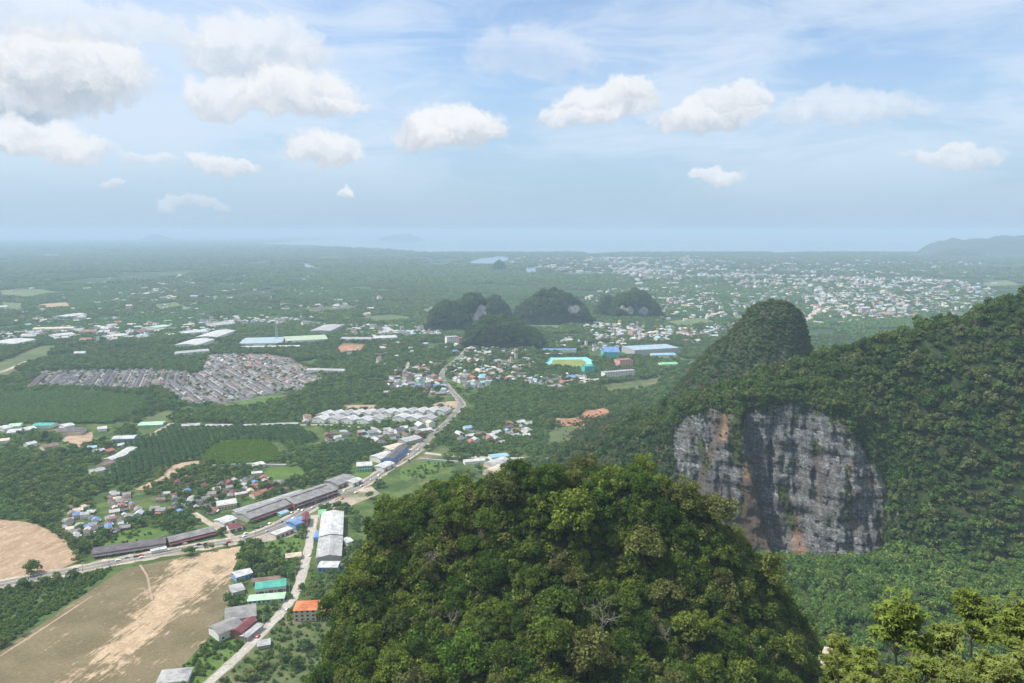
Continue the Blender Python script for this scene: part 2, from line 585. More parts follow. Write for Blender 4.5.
def field_mat(name, base_a, base_b, sand_a, sand_b):
    """tilled field: crop stubble and bare sand, shared out by the mesh attribute 'sand'"""
    m, t, b = material(name)
    geo = t.n('ShaderNodeNewGeometry')
    p = geo.outputs['Position']
    rot = t.n('ShaderNodeVectorRotate', rotation_type='Z_AXIS')
    t.put(rot.inputs['Vector'], p)
    rot.inputs['Angle'].default_value = math.radians(-76)
    streak = t.noise(t.v('MULTIPLY', rot.outputs[0], (0.045, 0.13, 0)), 1.0, 7, 0.68)
    sandn = t.n('ShaderNodeAttribute', attribute_type='GEOMETRY', attribute_name='sand')
    k = t.m('ADD', sandn.outputs['Fac'], t.m('MULTIPLY', t.m('SUBTRACT', streak, 0.5), 2.3))
    k = t.m('ADD', k, t.m('MULTIPLY', t.m('SUBTRACT', t.noise(p, 0.07, 6, 0.72), 0.5), 1.8))
    k = t.m('ADD', k, t.m('MULTIPLY', t.m('SUBTRACT', t.noise(t.v('MULTIPLY', rot.outputs[0], (0.06, 0.55, 0)), 1.0, 4, 0.6), 0.5), 1.5))
    f = t.rng(k, 0.30, 0.66)
    ca_ = t.mix(t.rng(t.noise(p, 0.03, 5, 0.6), 0.35, 0.65), base_a, base_b)
    cb_ = t.mix(t.rng(t.noise(p, 0.09, 5, 0.7), 0.35, 0.65), sand_a, sand_b)
    c = t.mix(f, ca_, cb_)
    g = t.rng(t.noise(p, 0.45, 4, 0.75), 0.25, 0.75, 0.74, 1.22)
    t.put(b.inputs['Base Color'], t.v('SCALE', c, scale=g))
    b.inputs['Roughness'].default_value = 0.95
    b.inputs['Specular IOR Level'].default_value = 0.1
    return m


M['field'] = field_mat('field_soil', (0.140, 0.117, 0.064), (0.185, 0.152, 0.090), (0.355, 0.262, 0.170), (0.455, 0.345, 0.235))
M['bare_field'] = field_mat('bare_field_soil', (0.27, 0.185, 0.12), (0.33, 0.235, 0.16), (0.33, 0.23, 0.155), (0.42, 0.31, 0.215))


def cliff_mat():
    """grey limestone: bedding, vertical run-off streaks, iron stains, brown scar and creepers where the attributes say"""
    m, t, b = material('limestone')
    geo = t.n('ShaderNodeNewGeometry')
    p = geo.outputs['Position']
    bed = t.noise(t.v('MULTIPLY', p, (0.10, 0.05, 0.42)), 1.0, 7, 0.72)
    streak = t.noise(t.v('MULTIPLY', p, (0.42, 0.10, 0.022)), 1.0, 7, 0.70)
    fine = t.noise(p, 0.55, 5, 0.75)
    k = t.m('ADD', t.m('MULTIPLY', bed, 0.5), t.m('ADD', t.m('MULTIPLY', streak, 0.42), t.m('MULTIPLY', fine, 0.32)))
    c = t.ramp(k, [(0.46, (0.045, 0.052, 0.060)), (0.57, (0.112, 0.116, 0.122)), (0.66, (0.205, 0.208, 0.210)), (0.76, (0.50, 0.495, 0.485))])
    dash = t.noise(t.v('MULTIPLY', p, (0.55, 0.3, 1.5)), 1.0, 3, 0.6)
    c = t.v('SCALE', c, scale=t.rng(dash, 0.32, 0.68, 0.65, 1.32))
    big = t.noise(p, 0.03, 4, 0.6)
    c = t.mix(t.rng(big, 0.46, 0.66, 0, 0.6), c, (0.150, 0.130, 0.108))

    def att(n):
        return t.n('ShaderNodeAttribute', attribute_type='GEOMETRY', attribute_name=n).outputs['Fac']
    br = t.m('MULTIPLY', att('brown'), t.rng(fine, 0.2, 0.6, 0.55, 1.0))
    c = t.mix(br, c, (0.125, 0.092, 0.068))
    ornoise = t.m('MULTIPLY', att('orange'), t.rng(t.noise(t.v('MULTIPLY', p, (0.35, 0.2, 0.07)), 1.0, 5, 0.7), 0.36, 0.58))
    c = t.mix(ornoise, c, (0.36, 0.21, 0.12))
    gn = t.rng(t.m('ADD', att('ivy'), t.m('MULTIPLY', t.m('SUBTRACT', t.noise(p, 0.12, 6, 0.7), 0.5), 2.2)), 0.45, 0.62)
    c = t.mix(t.m('MULTIPLY', gn, 0.9), c, (0.075, 0.092, 0.034))
    t.put(b.inputs['Base Color'], c)
    b.inputs['Roughness'].default_value = 0.95
    b.inputs['Specular IOR Level'].default_value = 0.1
    bp = t.n('ShaderNodeBump')
    bp.inputs['Strength'].default_value = 0.9
    bp.inputs['Distance'].default_value = 2.5
    t.put(bp.inputs['Height'], t.m('ADD', bed, t.m('ADD', streak, fine)))
    t.put(b.inputs['Normal'], bp.outputs[0])
    return m


M['cliff'] = cliff_mat()


def karst_mat():
    """wooded limestone: thin scrub, pale bare rock where it is steep"""
    m, t, b = material('wooded_limestone')
    geo = t.n('ShaderNodeNewGeometry')
    p = geo.outputs['Position']
    veg = t.mix(t.rng(t.noise(p, 0.05, 6, 0.65), 0.35, 0.65), (0.028, 0.048, 0.022), (0.050, 0.068, 0.034))
    rock = t.mix(t.noise(t.v('MULTIPLY', p, (0.08, 0.08, 0.02)), 1.0, 6, 0.7), (0.10, 0.105, 0.10), (0.42, 0.40, 0.35))
    ra = t.n('ShaderNodeAttribute', attribute_type='GEOMETRY', attribute_name='rock').outputs['Fac']
    k = t.rng(t.m('ADD', ra, t.m('MULTIPLY', t.m('SUBTRACT', t.noise(p, 0.035, 6, 0.7), 0.5), 1.6)), 0.42, 0.62)
    t.put(b.inputs['Base Color'], t.mix(k, veg, rock))
    b.inputs['Roughness'].default_value = 0.95
    b.inputs['Specular IOR Level'].default_value = 0.1
    return m


M['karst'] = karst_mat()

# ------------------------------------------------------------------ the setting: ground, water, hills, roads, fields
link('ground', mesh_np('ground', [(-70000, -6000, 0), (70000, -6000, 0), (70000, 70000, 0), (-70000, 70000, 0)], [(0, 1, 2, 3)], M['ground']))['kind'] = 'structure'


def dense(poly, step, jitter=0.0, seed=0):
    out = []
    n = len(poly)
    for i in range(n):
        a, b = np.array(poly[i]), np.array(poly[(i + 1) % n])
        k = max(1, int(np.linalg.norm(b - a) / step))
        for j in range(k):
            out.append(a + (b - a) * j / k)
    out = np.array(out)
    if jitter:
        out[:, 0] += (fbm(out[:, 0] / step / 3, out[:, 1] / step / 3, seed) - 0.5) * 2 * jitter
        out[:, 1] += (fbm(out[:, 0] / step / 3 + 50, out[:, 1] / step / 3, seed + 5) - 0.5) * 2 * jitter
    return out


CLEAR = []        # ground polygons kept free of trees (pixel polygons of the plane z = 0)


def sheet(name, px_poly, z, mat, step=12.0, jitter=3.0, grid=None, attr=None, clear=True, kind='structure', world_poly=None):
    poly = world_poly if world_poly is not None else at([p[0] for p in px_poly], [p[1] for p in px_poly])[:, :2]
    poly = np.asarray(poly)
    if clear and px_poly is not None:
        CLEAR.append(px_poly)
    b = dense(poly, step, jitter, seed=len(name))
    pts = [Vector((float(x), float(y))) for x, y in b]
    nb = len(pts)
    if grid:
        gx = np.arange(b[:, 0].min(), b[:, 0].max(), grid)
        gy = np.arange(b[:, 1].min(), b[:, 1].max(), grid)
        X, Y = np.meshgrid(gx, gy)
        X, Y = X.ravel(), Y.ravel()
        k = inside([tuple(q) for q in b], X, Y) & (dist_line([tuple(q) for q in b] + [tuple(b[0])], X, Y) > grid * 0.5)
        pts += [Vector((float(x), float(y))) for x, y in zip(X[k], Y[k])]
    vs, _, fs, *_ = delaunay_2d_cdt(pts, [], [list(range(nb))], 1, 1e-4)
    v3 = np.array([(p.x, p.y, z) for p in vs])
    fs2 = []
    for f in fs:
        a, c, d = v3[f[0]], v3[f[1]], v3[f[2]]
        fs2.append(tuple(f) if (c[0] - a[0]) * (d[1] - a[1]) - (c[1] - a[1]) * (d[0] - a[0]) > 0 else tuple(reversed(f)))
    attrs = {attr[0]: attr[1](v3)} if attr else None
    o = link(name, mesh_np(name, v3, fs2, mat, attrs=attrs))
    o['kind'] = kind
    return o


def px_line(pts, z=0.0):
    return [tuple(p[:2]) for p in at([p[0] for p in pts], [p[1] for p in pts], z)]


def smooth_line(pts, n=6):
    P = [np.array(pts[0])] + [np.array(p) for p in pts] + [np.array(pts[-1])]
    out = []
    for i in range(1, len(P) - 2):
        p0, p1, p2, p3 = P[i - 1], P[i], P[i + 1], P[i + 2]
        for k in range(n):
            t = k / n
            out.append(0.5 * (2 * p1 + (p2 - p0) * t + (2 * p0 - 5 * p1 + 4 * p2 - p3) * t * t + (3 * p1 - p0 - 3 * p2 + p3) * t ** 3))
    out.append(P[-2])
    return [tuple(p) for p in out]


ROADS = []


def ribbon_mesh(name, pts, width, z, mat, ragged=0.0, curb=0.0, offset=0.0):
    pts = np.array(pts)
    t = np.gradient(pts, axis=0)
    t /= np.linalg.norm(t, axis=1)[:, None] + 1e-9
    nrm = np.stack([-t[:, 1], t[:, 0]], 1)
    wv_ = width / 2 * np.ones(len(pts))
    wl = wv_ + (rs.rand(len(pts)) - 0.5) * ragged
    wr = wv_ + (rs.rand(len(pts)) - 0.5) * ragged
    L = pts + nrm * (offset + wl)[:, None]
    R = pts + nrm * (offset - wr)[:, None]
    n = len(pts)
    vs = [(x, y, z) for x, y in L] + [(x, y, z) for x, y in R]
    fs = [(i + 1, i, i + n, i + n + 1) for i in range(n - 1)]
    if curb:
        vs += [(x, y, z - curb) for x, y in L] + [(x, y, z - curb) for x, y in R]
        fs += [(i, i + 1, 2 * n + i + 1, 2 * n + i) for i in range(n - 1)] + [(n + i + 1, n + i, 3 * n + i, 3 * n + i + 1) for i in range(n - 1)]
    return mesh_np(name, vs, fs, mat)


def road(name, px_pts, width, mat, z=0.05, shoulder=0.0, shoulder_mat=None, lines=False, clear=True, kerb=False):
    pts = smooth_line(px_line(px_pts), 8)
    if clear:
        ROADS.append((pts, width / 2 + shoulder + 1.0))
    if shoulder:
        link('roadside', ribbon_mesh('roadside', pts, width + 2 * shoulder, z - 0.02, shoulder_mat or M['tan_dirt'], ragged=shoulder * 0.9))['kind'] = 'structure'
    link(name, ribbon_mesh(name, pts, width, z, mat))['kind'] = 'structure'
    if lines:
        link('road_marking', ribbon_mesh('road_marking', pts, 0.35, z + 0.012, M['paint']))['kind'] = 'structure'
    if kerb:
        for s in (-1, 1):
            link('kerb', ribbon_mesh('kerb', pts, 0.4, z + 0.12, M['concrete'], curb=0.14, offset=s * (width / 2 + 0.2)))['kind'] = 'structure'
    return pts


MAIN = [(-60, 596), (0, 584), (60, 573), (130, 559), (190, 548), (240, 539), (275, 527), (310, 508), (335, 496), (362, 485), (388, 468), (410, 455), (424, 443)]
MAIN_FAR = [(424, 443), (434, 434), (448, 421), (459, 408), (461, 402), (443, 380), (444, 370), (456, 360), (466, 350), (470, 338), (474, 328)]
main_pts = road('road', MAIN, 11.5, M['asphalt'], shoulder=4.5, shoulder_mat=M['pale_dirt'], lines=True, kerb=False)
road('road', MAIN_FAR, 8.0, M['asphalt'], shoulder=2.2, shoulder_mat=M['yard'], lines=False)
side_pts = road('side_road', [(190, 700), (212, 680), (240, 655), (263, 632), (285, 608), (296, 592), (303, 572), (308, 550), (312, 530), (315, 515)], 6.0, M['lane'], z=0.062,
                shoulder=1.2, shoulder_mat=M['pale_dirt'], kerb=True)
road('dirt_road', [(238, 541), (228, 534), (214, 526), (203, 519), (194, 513)], 6.5, M['pale_dirt'], z=0.058)
road('dirt_road', [(140, 490), (152, 484), (166, 478), (173, 470), (184, 464), (204, 462)], 8, M['tan_dirt'], z=0.05, shoulder=3)
road('lane', [(150, 436), (160, 430), (172, 423)], 9, M['pale_dirt'], z=0.05)
road('lane', [(-40, 380), (0, 372), (14, 367), (28, 361)], 12, M['pale_dirt'], z=0.05)
road('lane', [(404, 378), (406, 370), (409, 362)], 7, M['pale_dirt'], z=0.05)
road('lane', [(466, 352), (500, 360), (530, 366), (552, 372), (590, 380)], 8, M['asphalt'], z=0.05)
road('lane', [(425, 453), (455, 456), (500, 458), (560, 458)], 8, M['lane'], z=0.05)
road('lane', [(300, 425), (330, 425), (370, 428), (410, 430), (440, 430)], 5, M['lane'], z=0.05)
road('lane', [(820, 290), (822, 300), (815, 312), (800, 325)], 26, M['lane'], z=0.05)

# fields and open ground
_sand_line = px_line([(222, 556), (205, 566), (185, 585), (165, 605), (140, 632), (112, 655)])
_sand_line2 = px_line([(70, 575), (110, 582), (150, 590)])


def sand_of(v):
    d = dist_line(_sand_line, v[:, 0], v[:, 1])
    px, py, _ = project(v)
    s = 0.95 - d / np.interp(py, [545, 600, 660], [40, 24, 12]) * 0.62
    right = np.clip((px - 150) / 70, 0, 1) * np.clip((600 - py) / 45, 0, 1)
    s = np.maximum(s, right * 0.95)
    s = np.maximum(s, 0.55 - dist_line(px_line([(55, 683), (105, 672), (130, 660)]), v[:, 0], v[:, 1]) / 30)
    return np.clip(s, 0, 1.0)


sheet('field', [(-80, 640), (0, 652), (40, 625), (88, 592), (127, 568), (165, 560), (240, 546), (236, 562), (229, 590), (226, 612), (210, 636), (180, 668), (160, 690), (120, 720), (-80, 720)],
      0.02, M['field'], 8, 2.0, grid=3.5, attr=('sand', sand_of))
sheet('field', [(-60, 515), (0, 519), (38, 524), (66, 541), (78, 560), (60, 570), (0, 580), (-60, 592)], 0.016, M['bare_field'], 8, 4.0, grid=6, attr=('sand', lambda v: np.full(len(v), 0.5)))
for tr in ([(140, 565), (147, 576), (150, 590), (152, 600)], [(60, 545), (40, 552), (10, 556), (-20, 560)], [(92, 596), (42, 629), (0, 656)]):
    road('dirt_track', tr, 1.7, M['tan_dirt'], z=0.035, clear=False)
sheet('scrub_ground', [(-80, 596), (0, 586), (60, 575), (128, 562), (88, 590), (40, 623), (0, 650), (-80, 640)], 0.012, M['rough_grass'], 10, 2)
CLEAR.pop()
sheet('meadow', [(180, 668), (212, 638), (245, 640), (262, 634), (230, 662), (205, 690), (160, 690)], 0.012, M['grass'], 8, 2)
sheet('scrub_ground', [(262, 634), (290, 605), (330, 602), (345, 700), (200, 700), (230, 664)], 0.014, M['scrub'], 8, 2)
sheet('meadow', [(96, 546), (120, 530), (158, 527), (170, 533), (150, 541), (110, 550)], 0.012, M['grass'], 8, 2)
sheet('meadow', [(255, 540), (300, 532), (302, 553), (270, 558)], 0.012, M['grass'], 8, 2)
sheet('meadow', [(262, 468), (300, 466), (305, 478), (280, 484), (262, 478)], 0.012, M['grass'], 10, 3)
sheet('meadow', [(350, 474), (378, 468), (385, 474), (360, 484), (345, 484)], 0.012, M['grass'], 10, 3)
sheet('meadow', [(400, 470), (430, 460), (455, 462), (440, 470), (400, 480)], 0.012, M['grass'], 10, 3)
sheet('field', [(-60, 370), (0, 362), (40, 346), (62, 345), (45, 356), (28, 364), (0, 378), (-60, 395)], 0.012, M['olive'], 20, 4)
sheet('meadow', [(232, 400), (260, 393), (282, 396), (262, 404), (240, 408)], 0.012, M['grass'], 15, 4)
sheet('meadow', [(140, 420), (165, 410), (178, 413), (165, 422), (145, 425)], 0.012, M['olive'], 15, 4)
sheet('bare_ground', [(335, 349), (342, 343), (368, 344), (362, 352), (342, 356)], 0.012, M['red_dirt'], 15, 5)
sheet('bare_ground', [(553, 424), (556, 418), (566, 419), (580, 417), (584, 411), (604, 408), (612, 411), (604, 419), (590, 424), (575, 427)], 0.012, M['red_dirt'], 15, 5)
sheet('meadow', [(552, 428), (600, 424), (640, 410), (640, 430), (570, 446), (545, 446)], 0.011, M['olive'], 15, 5)
sheet('bare_ground', [(432, 407), (436, 402), (458, 401), (456, 408)], 0.012, M['tan_dirt'], 15, 3)
sheet('bare_ground', [(340, 411), (345, 405), (375, 405), (380, 410)], 0.012, M['tan_dirt'], 15, 3)
sheet('meadow', [(520, 328), (530, 321), (565, 321), (560, 329)], 0.012, M['pale_field'], 25, 6)
sheet('meadow', [(600, 385), (640, 380), (664, 376), (655, 388), (610, 395)], 0.012, M['scrub'], 20, 4)
sheet('bare_ground', [(60, 440), (72, 433), (92, 432), (92, 445), (75, 448)], 0.012, M['tan_dirt'], 10, 3)
sheet('yard', [(244, 536), (275, 527), (300, 520), (302, 530), (290, 537), (262, 543)], 0.014, M['yard'], 8, 1.5)
sheet('yard', [(332, 502), (352, 492), (372, 486), (380, 494), (350, 506), (330, 512)], 0.014, M['pale_dirt'], 8, 1.5)
sheet('yard', [(400, 470), (420, 455), (440, 445), (452, 448), (430, 470), (405, 482)], 0.010, M['scrub'], 8, 1.5)
# pale open fields far out
for poly, mt in [([(0, 296), (0, 290), (40, 289), (60, 292), (30, 298)], 'pale_field'), ([(0, 310), (0, 302), (25, 303), (20, 312)], 'pale_field'),
                 ([(150, 305), (175, 302), (190, 307), (160, 310)], 'pale_field'), ([(350, 318), (390, 314), (420, 318), (380, 323)], 'olive'),
                 ([(420, 310), (432, 306), (440, 310), (428, 314)], 'pale_field'), ([(40, 304), (70, 302), (72, 307), (45, 309)], 'tan_dirt'),
                 ([(300, 308), (350, 305), (360, 309), (310, 313)], 'olive'), ([(660, 322), (700, 318), (720, 322), (680, 328)], 'pale_field'),
                 ([(730, 316), (760, 313), (770, 318), (740, 322)], 'pale_field'), ([(980, 283), (1010, 280), (1020, 285), (990, 288)], 'pale_field')]:
    sheet('meadow', poly, 0.02, M[mt], 60, 20)
# the sea and the inlets
coast = [(1400, 255), (1024, 255), (900, 254), (800, 253.2), (700, 252.6), (640, 254), (560, 255.5), (520, 257), (500, 255.6), (480, 255), (420, 253), (370, 250.5), (345, 249), (300, 247), (262, 245.5), (250, 243.6),
         (300, 241.5), (345, 238.0), (400, 235.4), (700, 234.8), (1400, 234.8)]
sheet('sea', coast, 0.5, M['water'], 900, 60, clear=False)
for poly in ([(462, 262), (480, 257.5), (500, 255.9), (512, 257), (504, 262.5), (490, 264), (474, 263.4)], [(521, 271), (526, 267), (536, 266.5), (538, 271), (530, 273)],
             [(296, 271), (299, 269.5), (303, 269.8), (301, 271.8)], [(301, 266.5), (303, 263), (309, 263.4), (315, 265.8), (328, 267), (326, 268.5), (312, 267.8)],
             [(424, 260), (428, 258.6), (433, 259), (430, 260.2)], [(40, 254.6), (58, 253.8), (62, 255), (45, 255.6)], [(192, 249.2), (206, 248.6), (208, 249.4), (196, 249.9)],
             [(927, 267.8), (930, 266), (940, 266.6), (938, 268.2)]):
    sheet('water', poly, 0.6, M['water'], 150, 20)
    CLEAR[-1] = [(x, y + (1.6 if y > np.mean([q[1] for q in poly]) else 0)) for x, y in poly]


# ---- hills lofted from rows of profile points
def loft(rows, cols, sub, noise=None):
    """rows: list of (px, py, Y) tables; returns a grid (nr, nc, 3)"""
    cols = np.asarray(cols, float)
    R = []
    for tb in rows:
        tb = np.asarray(tb, float)
        R.append(at_y(cols, np.interp(cols, tb[:, 0], tb[:, 1]), np.interp(cols, tb[:, 0], tb[:, 2])))
    R = np.array(R)
    out, lab = [], []
    n = len(R)
    for i in range(n - 1):
        p0, p1, p2, p3 = R[max(i - 1, 0)], R[i], R[i + 1], R[min(i + 2, n - 1)]
        s = sub[i]
        for k in range(s):
            t = k / s
            m1, m2 = (p2 - p0) * 0.35, (p3 - p1) * 0.35
            h00, h10, h01, h11 = 2 * t ** 3 - 3 * t * t + 1, t ** 3 - 2 * t * t + t, -2 * t ** 3 + 3 * t * t, t ** 3 - t * t
            out.append(h00 * p1 + h10 * m1 + h01 * p2 + h11 * m2)
            lab.append(i + t)
    out.append(R[-1])
    lab.append(n - 1)
    return np.array(out), np.array(lab)


def grid_faces(nr, nc):
    i = np.arange(nr * nc).reshape(nr, nc)
    return np.stack([i[:-1, :-1], i[:-1, 1:], i[1:, 1:], i[1:, :-1]], -1).reshape(-1, 4)


def smooth_cols(tb, cols, k=3):
    return tb


def grid_sampler(G, n, mask=None, seed=1):
    """n random points on a grid surface, by area; returns points, normals, (row, col)"""
    r = np.random.RandomState(seed)
    a, b, c, d = G[:-1, :-1], G[:-1, 1:], G[1:, 1:], G[1:, :-1]
    nv = np.cross(c - a, d - b)
    ar = np.linalg.norm(nv, axis=-1) / 2
    wgt = ar if mask is None else ar * mask[:-1, :-1]
    pr = wgt.ravel() / wgt.sum()
    idx = r.choice(len(pr), n, p=pr)
    u, v = r.rand(n, 1), r.rand(n, 1)
    A, B, Cc, D = (q.reshape(-1, 3)[idx] for q in (a, b, c, d))
    P = A * (1 - u) * (1 - v) + B * u * (1 - v) + Cc * u * v + D * (1 - u) * v
    N = nv.reshape(-1, 3)[idx]
    N = N / (np.linalg.norm(N, axis=1)[:, None] + 1e-9)
    N[N[:, 2] < 0] *= -1
    return P, N, idx


def thin(P, rad, prio=None):
    """greedy dart throwing: keep points at least rad apart (horizontally and in height)"""
    rad = np.broadcast_to(rad, len(P))
    cell = float(rad.max())
    seen, keep = {}, []
    for i in range(len(P)):
        k = tuple((P[i] // cell).astype(int))
        ok = True
        for dx in (-1, 0, 1):
            for dy in (-1, 0, 1):
                for dz in (-1, 0, 1):
                    for j in seen.get((k[0] + dx, k[1] + dy, k[2] + dz), ()):
                        if np.sum((P[i] - P[j]) ** 2) < (0.5 * (rad[i] + rad[j])) ** 2:
                            ok = False
                            break
                    if not ok:
                        break
                if not ok:
                    break
            if not ok:
                break
        if ok:
            seen.setdefault(k, []).append(i)
            keep.append(i)
    return np.array(keep)


# right hand hill with the quarried cliff: rows from the valley floor up over the ridge and down behind
ridge = [(520, 476, 960), (560, 462, 920), (600, 438, 890), (640, 418, 850), (680, 405, 800), (720, 392, 765), (760, 378, 740), (800, 366, 725), (830, 356, 715), (862, 348, 710), (900, 340, 700), (930, 330, 695),
         (960, 326, 690), (990, 312, 680), (1024, 303, 670), (1100, 288, 660), (1250, 275, 650), (1450, 268, 650)]
upper = [(520, 472, 945), (560, 460, 905), (600, 438, 865), (640, 424, 815), (680, 412, 752), (720, 402, 712), (760, 390, 695), (800, 380, 686), (840, 378, 680), (880, 390, 665), (920, 400, 645),
         (960, 395, 635), (1024, 380, 620), (1250, 360, 600), (1450, 350, 600)]
ctop = [(520, 476, 920), (560, 468, 880), (620, 446, 800), (655, 432, 745), (668, 425, 722), (690, 408, 704), (712, 400, 690), (735, 404, 680), (752, 399, 676), (775, 390, 672), (800, 390, 664), (830, 402, 652), (852, 420, 644), (870, 444, 634),
        (888, 472, 626), (900, 500, 612), (930, 490, 600), (960, 490, 590), (1024, 480, 575), (1250, 470, 560), (1450, 470, 560)]
cmid = [(520, 484, 895), (560, 480, 850), (620, 470, 765), (655, 468, 716), (668, 465, 702), (690, 462, 686), (712, 460, 674), (735, 465, 667), (752, 468, 661), (775, 470, 655), (800, 470, 646), (830, 478, 628), (852, 490, 618), (870, 500, 616),
        (888, 510, 612), (900, 520, 598), (930, 520, 585), (960, 520, 575), (1024, 515, 560), (1250, 510, 545), (1450, 510, 545)]
cbase = [(520, 500, 860), (560, 500, 820), (620, 505, 730), (655, 515, 692), (668, 522, 684), (690, 530, 672), (712, 540, 660), (735, 550, 650), (752, 554, 642), (775, 556, 635), (800, 560, 622), (830, 562, 606), (852, 561, 600), (870, 558, 602),
         (888, 552, 600), (900, 548, 588), (930, 548, 572), (960, 552, 560), (1024, 556, 545), (1250, 560, 530), (1450, 560, 530)]
foot = [(520, 530, 770), (560, 545, 720), (620, 560, 660), (668, 566, 630), (735, 572, 590), (800, 574, 578), (870, 572, 566), (960, 572, 535), (1024, 576, 520), (1250, 580, 505), (1450, 580, 505)]
vall = [(520, 640, 525), (620, 640, 515), (735, 630, 495), (870, 630, 470), (1024, 630, 450), (1250, 630, 440), (1450, 630, 440)]
vfront = [(520, 760, 400), (620, 760, 395), (735, 740, 385), (870, 735, 375), (1024, 730, 370), (1250, 730, 370), (1450, 730, 370)]
behind = [(c[0], c[1] + 22, c[2] + 130) for c in ridge]
back0 = [(c[0], 0, c[2] + 420) for c in ridge]
for k_, (bx, _, by) in enumerate(back0):   # the far side comes down to the plain
    back0[k_] = (bx, float(project(np.array([[0.0, by, -6.0]]))[1][0]), by)
cols = np.unique(np.concatenate([np.arange(520, 660, 6.0), np.arange(660, 902, 1.6), np.arange(902, 1040, 4.0), np.arange(1040, 1450, 16.0)]))
HG, HL = loft([vfront, vall, foot, cbase, cmid, ctop, upper, ridge, behind, back0], cols, [12, 14, 8, 44, 44, 12, 12, 10, 10])
colsG = np.broadcast_to(cols, HG.shape[:2])
labG = np.broadcast_to(HL[:, None], HG.shape[:2])
is_cliff = (labG >= 2.75) & (labG <= 5.02) & (colsG > 664) & (colsG < 897)
cw_ = np.clip(np.minimum((colsG - 662) / 16, (898 - colsG) / 24), 0, 1) * np.clip(np.minimum((labG - 2.8) / 0.25, (5.25 - labG) / 0.3), 0, 1)
x_, z_ = HG[..., 0], HG[..., 2]
rough = (np.abs(fbm(x_ / 13, z_ / 75, 3, 5) - 0.5) * -26 + 5 + (fbm(x_ / 30, z_ / 18, 11, 5) - 0.5) * 7 + (fbm(x_ / 4, z_ / 7, 19, 3) - 0.5) * 6)
rough += (np.floor((z_ + 6 * fbm(x_ / 25, z_ / 60, 31, 3)) / 9) % 2) * 1.6
_px, _py, _ = project(HG)
line_a = np.interp(_py, [395, 417, 487, 560], [733, 726, 696, 668])
line_b = np.interp(_py, [395, 440, 480, 546, 570], [738, 743, 750, 768, 774])
_st = lambda e, wd: 1 / (1 + np.exp(-np.clip((_px - e) / wd, -30, 30)))
butt = _st(line_a, 1.6) * (1 - _st(line_b, 1.1)) * (0.55 + 0.45 * np.clip((_px - line_a) / np.maximum(line_b - line_a, 8), 0, 1))
HG[..., 1] -= (butt * 17 - 5 * _st(line_b, 1.5) * np.exp(-np.clip((_px - line_b) / 16, 0, 20))) * cw_
line_c = np.interp(_py, [395, 470, 520, 570], [822, 826, 816, 810])
HG[..., 1] -= 9 * _st(line_c, 2.0) * np.exp(-np.clip((_px - line_c) / 22, 0, 20)) * cw_
HG[..., 1] += rough * cw_
HG[..., 2] += (fbm(HG[..., 0] / 60, HG[..., 1] / 60, 5, 4) - 0.5) * 16 * (1 - cw_) * np.clip(np.minimum(labG / 1.0, 1), 0, 1) * np.clip((9 - labG), 0, 1) * np.where((labG > 6.4) & (labG < 7.6), 0.35, 1)
fac = grid_faces(*HG.shape[:2])
cliff_face = is_cliff[:-1, :-1].ravel()
pxG, pyG, _ = project(HG)


def px_d(pts, wid):
    return np.clip(1.25 - dist_line(pts, pxG, pyG) / wid, 0, 1)


brown = np.maximum(inside([(742, 474), (750, 466), (760, 500), (772, 550), (742, 548), (738, 515)], pxG, pyG) * 1.0, 0.85 * px_d([(725, 418), (716, 442), (704, 472), (696, 490)], 6))
brown = np.maximum(brown, 0.7 * px_d([(815, 455), (822, 480), (818, 500)], 5))
orange = np.maximum.reduce([px_d([(727, 412), (727, 424), (722, 440)], 4), px_d([(744, 462), (748, 474)], 5), px_d([(795, 522), (799, 536), (801, 562)], 7), px_d([(796, 545), (803, 563)], 8), 0.7 * px_d([(849, 462), (850, 472)], 3),
                            0.6 * px_d([(890, 525), (898, 512)], 4), 0.5 * px_d([(866, 475), (872, 485)], 4)])
ivy = np.maximum.reduce([px_d([(740, 412), (734, 435), (738, 460)], 9), px_d([(782, 490), (788, 510), (794, 525)], 7), px_d([(690, 414), (700, 405), (730, 400), (760, 396)], 5), 0.8 * px_d([(815, 440), (818, 452)], 6),
                         px_d([(830, 405), (850, 425), (868, 450), (888, 480), (900, 505)], 7), 0.5 * px_d([(770, 398), (800, 398), (830, 408)], 5), px_d([(668, 430), (670, 480), (680, 510)], 8), 0.75 * px_d([(700, 440), (706, 470)], 6), 0.6 * px_d([(850, 470), (845, 520)], 8),
                         0.8 * px_d([(750, 556), (800, 562), (860, 560), (895, 550)], 6)])
ivy = np.maximum(ivy, np.where(is_cliff, np.clip(np.maximum((labG - 4.45) / 0.5, np.maximum((colsG - 868) / 26, (684 - colsG) / 22)), 0, 0.62), 0))
hm = mesh_np('hill', HG.reshape(-1, 3), fac, [M['hill_soil'], M['cliff']], cliff_face.astype(int), smooth=True, attrs={'brown': brown, 'orange': orange, 'ivy': ivy})
link('hill', hm)['kind'] = 'structure'

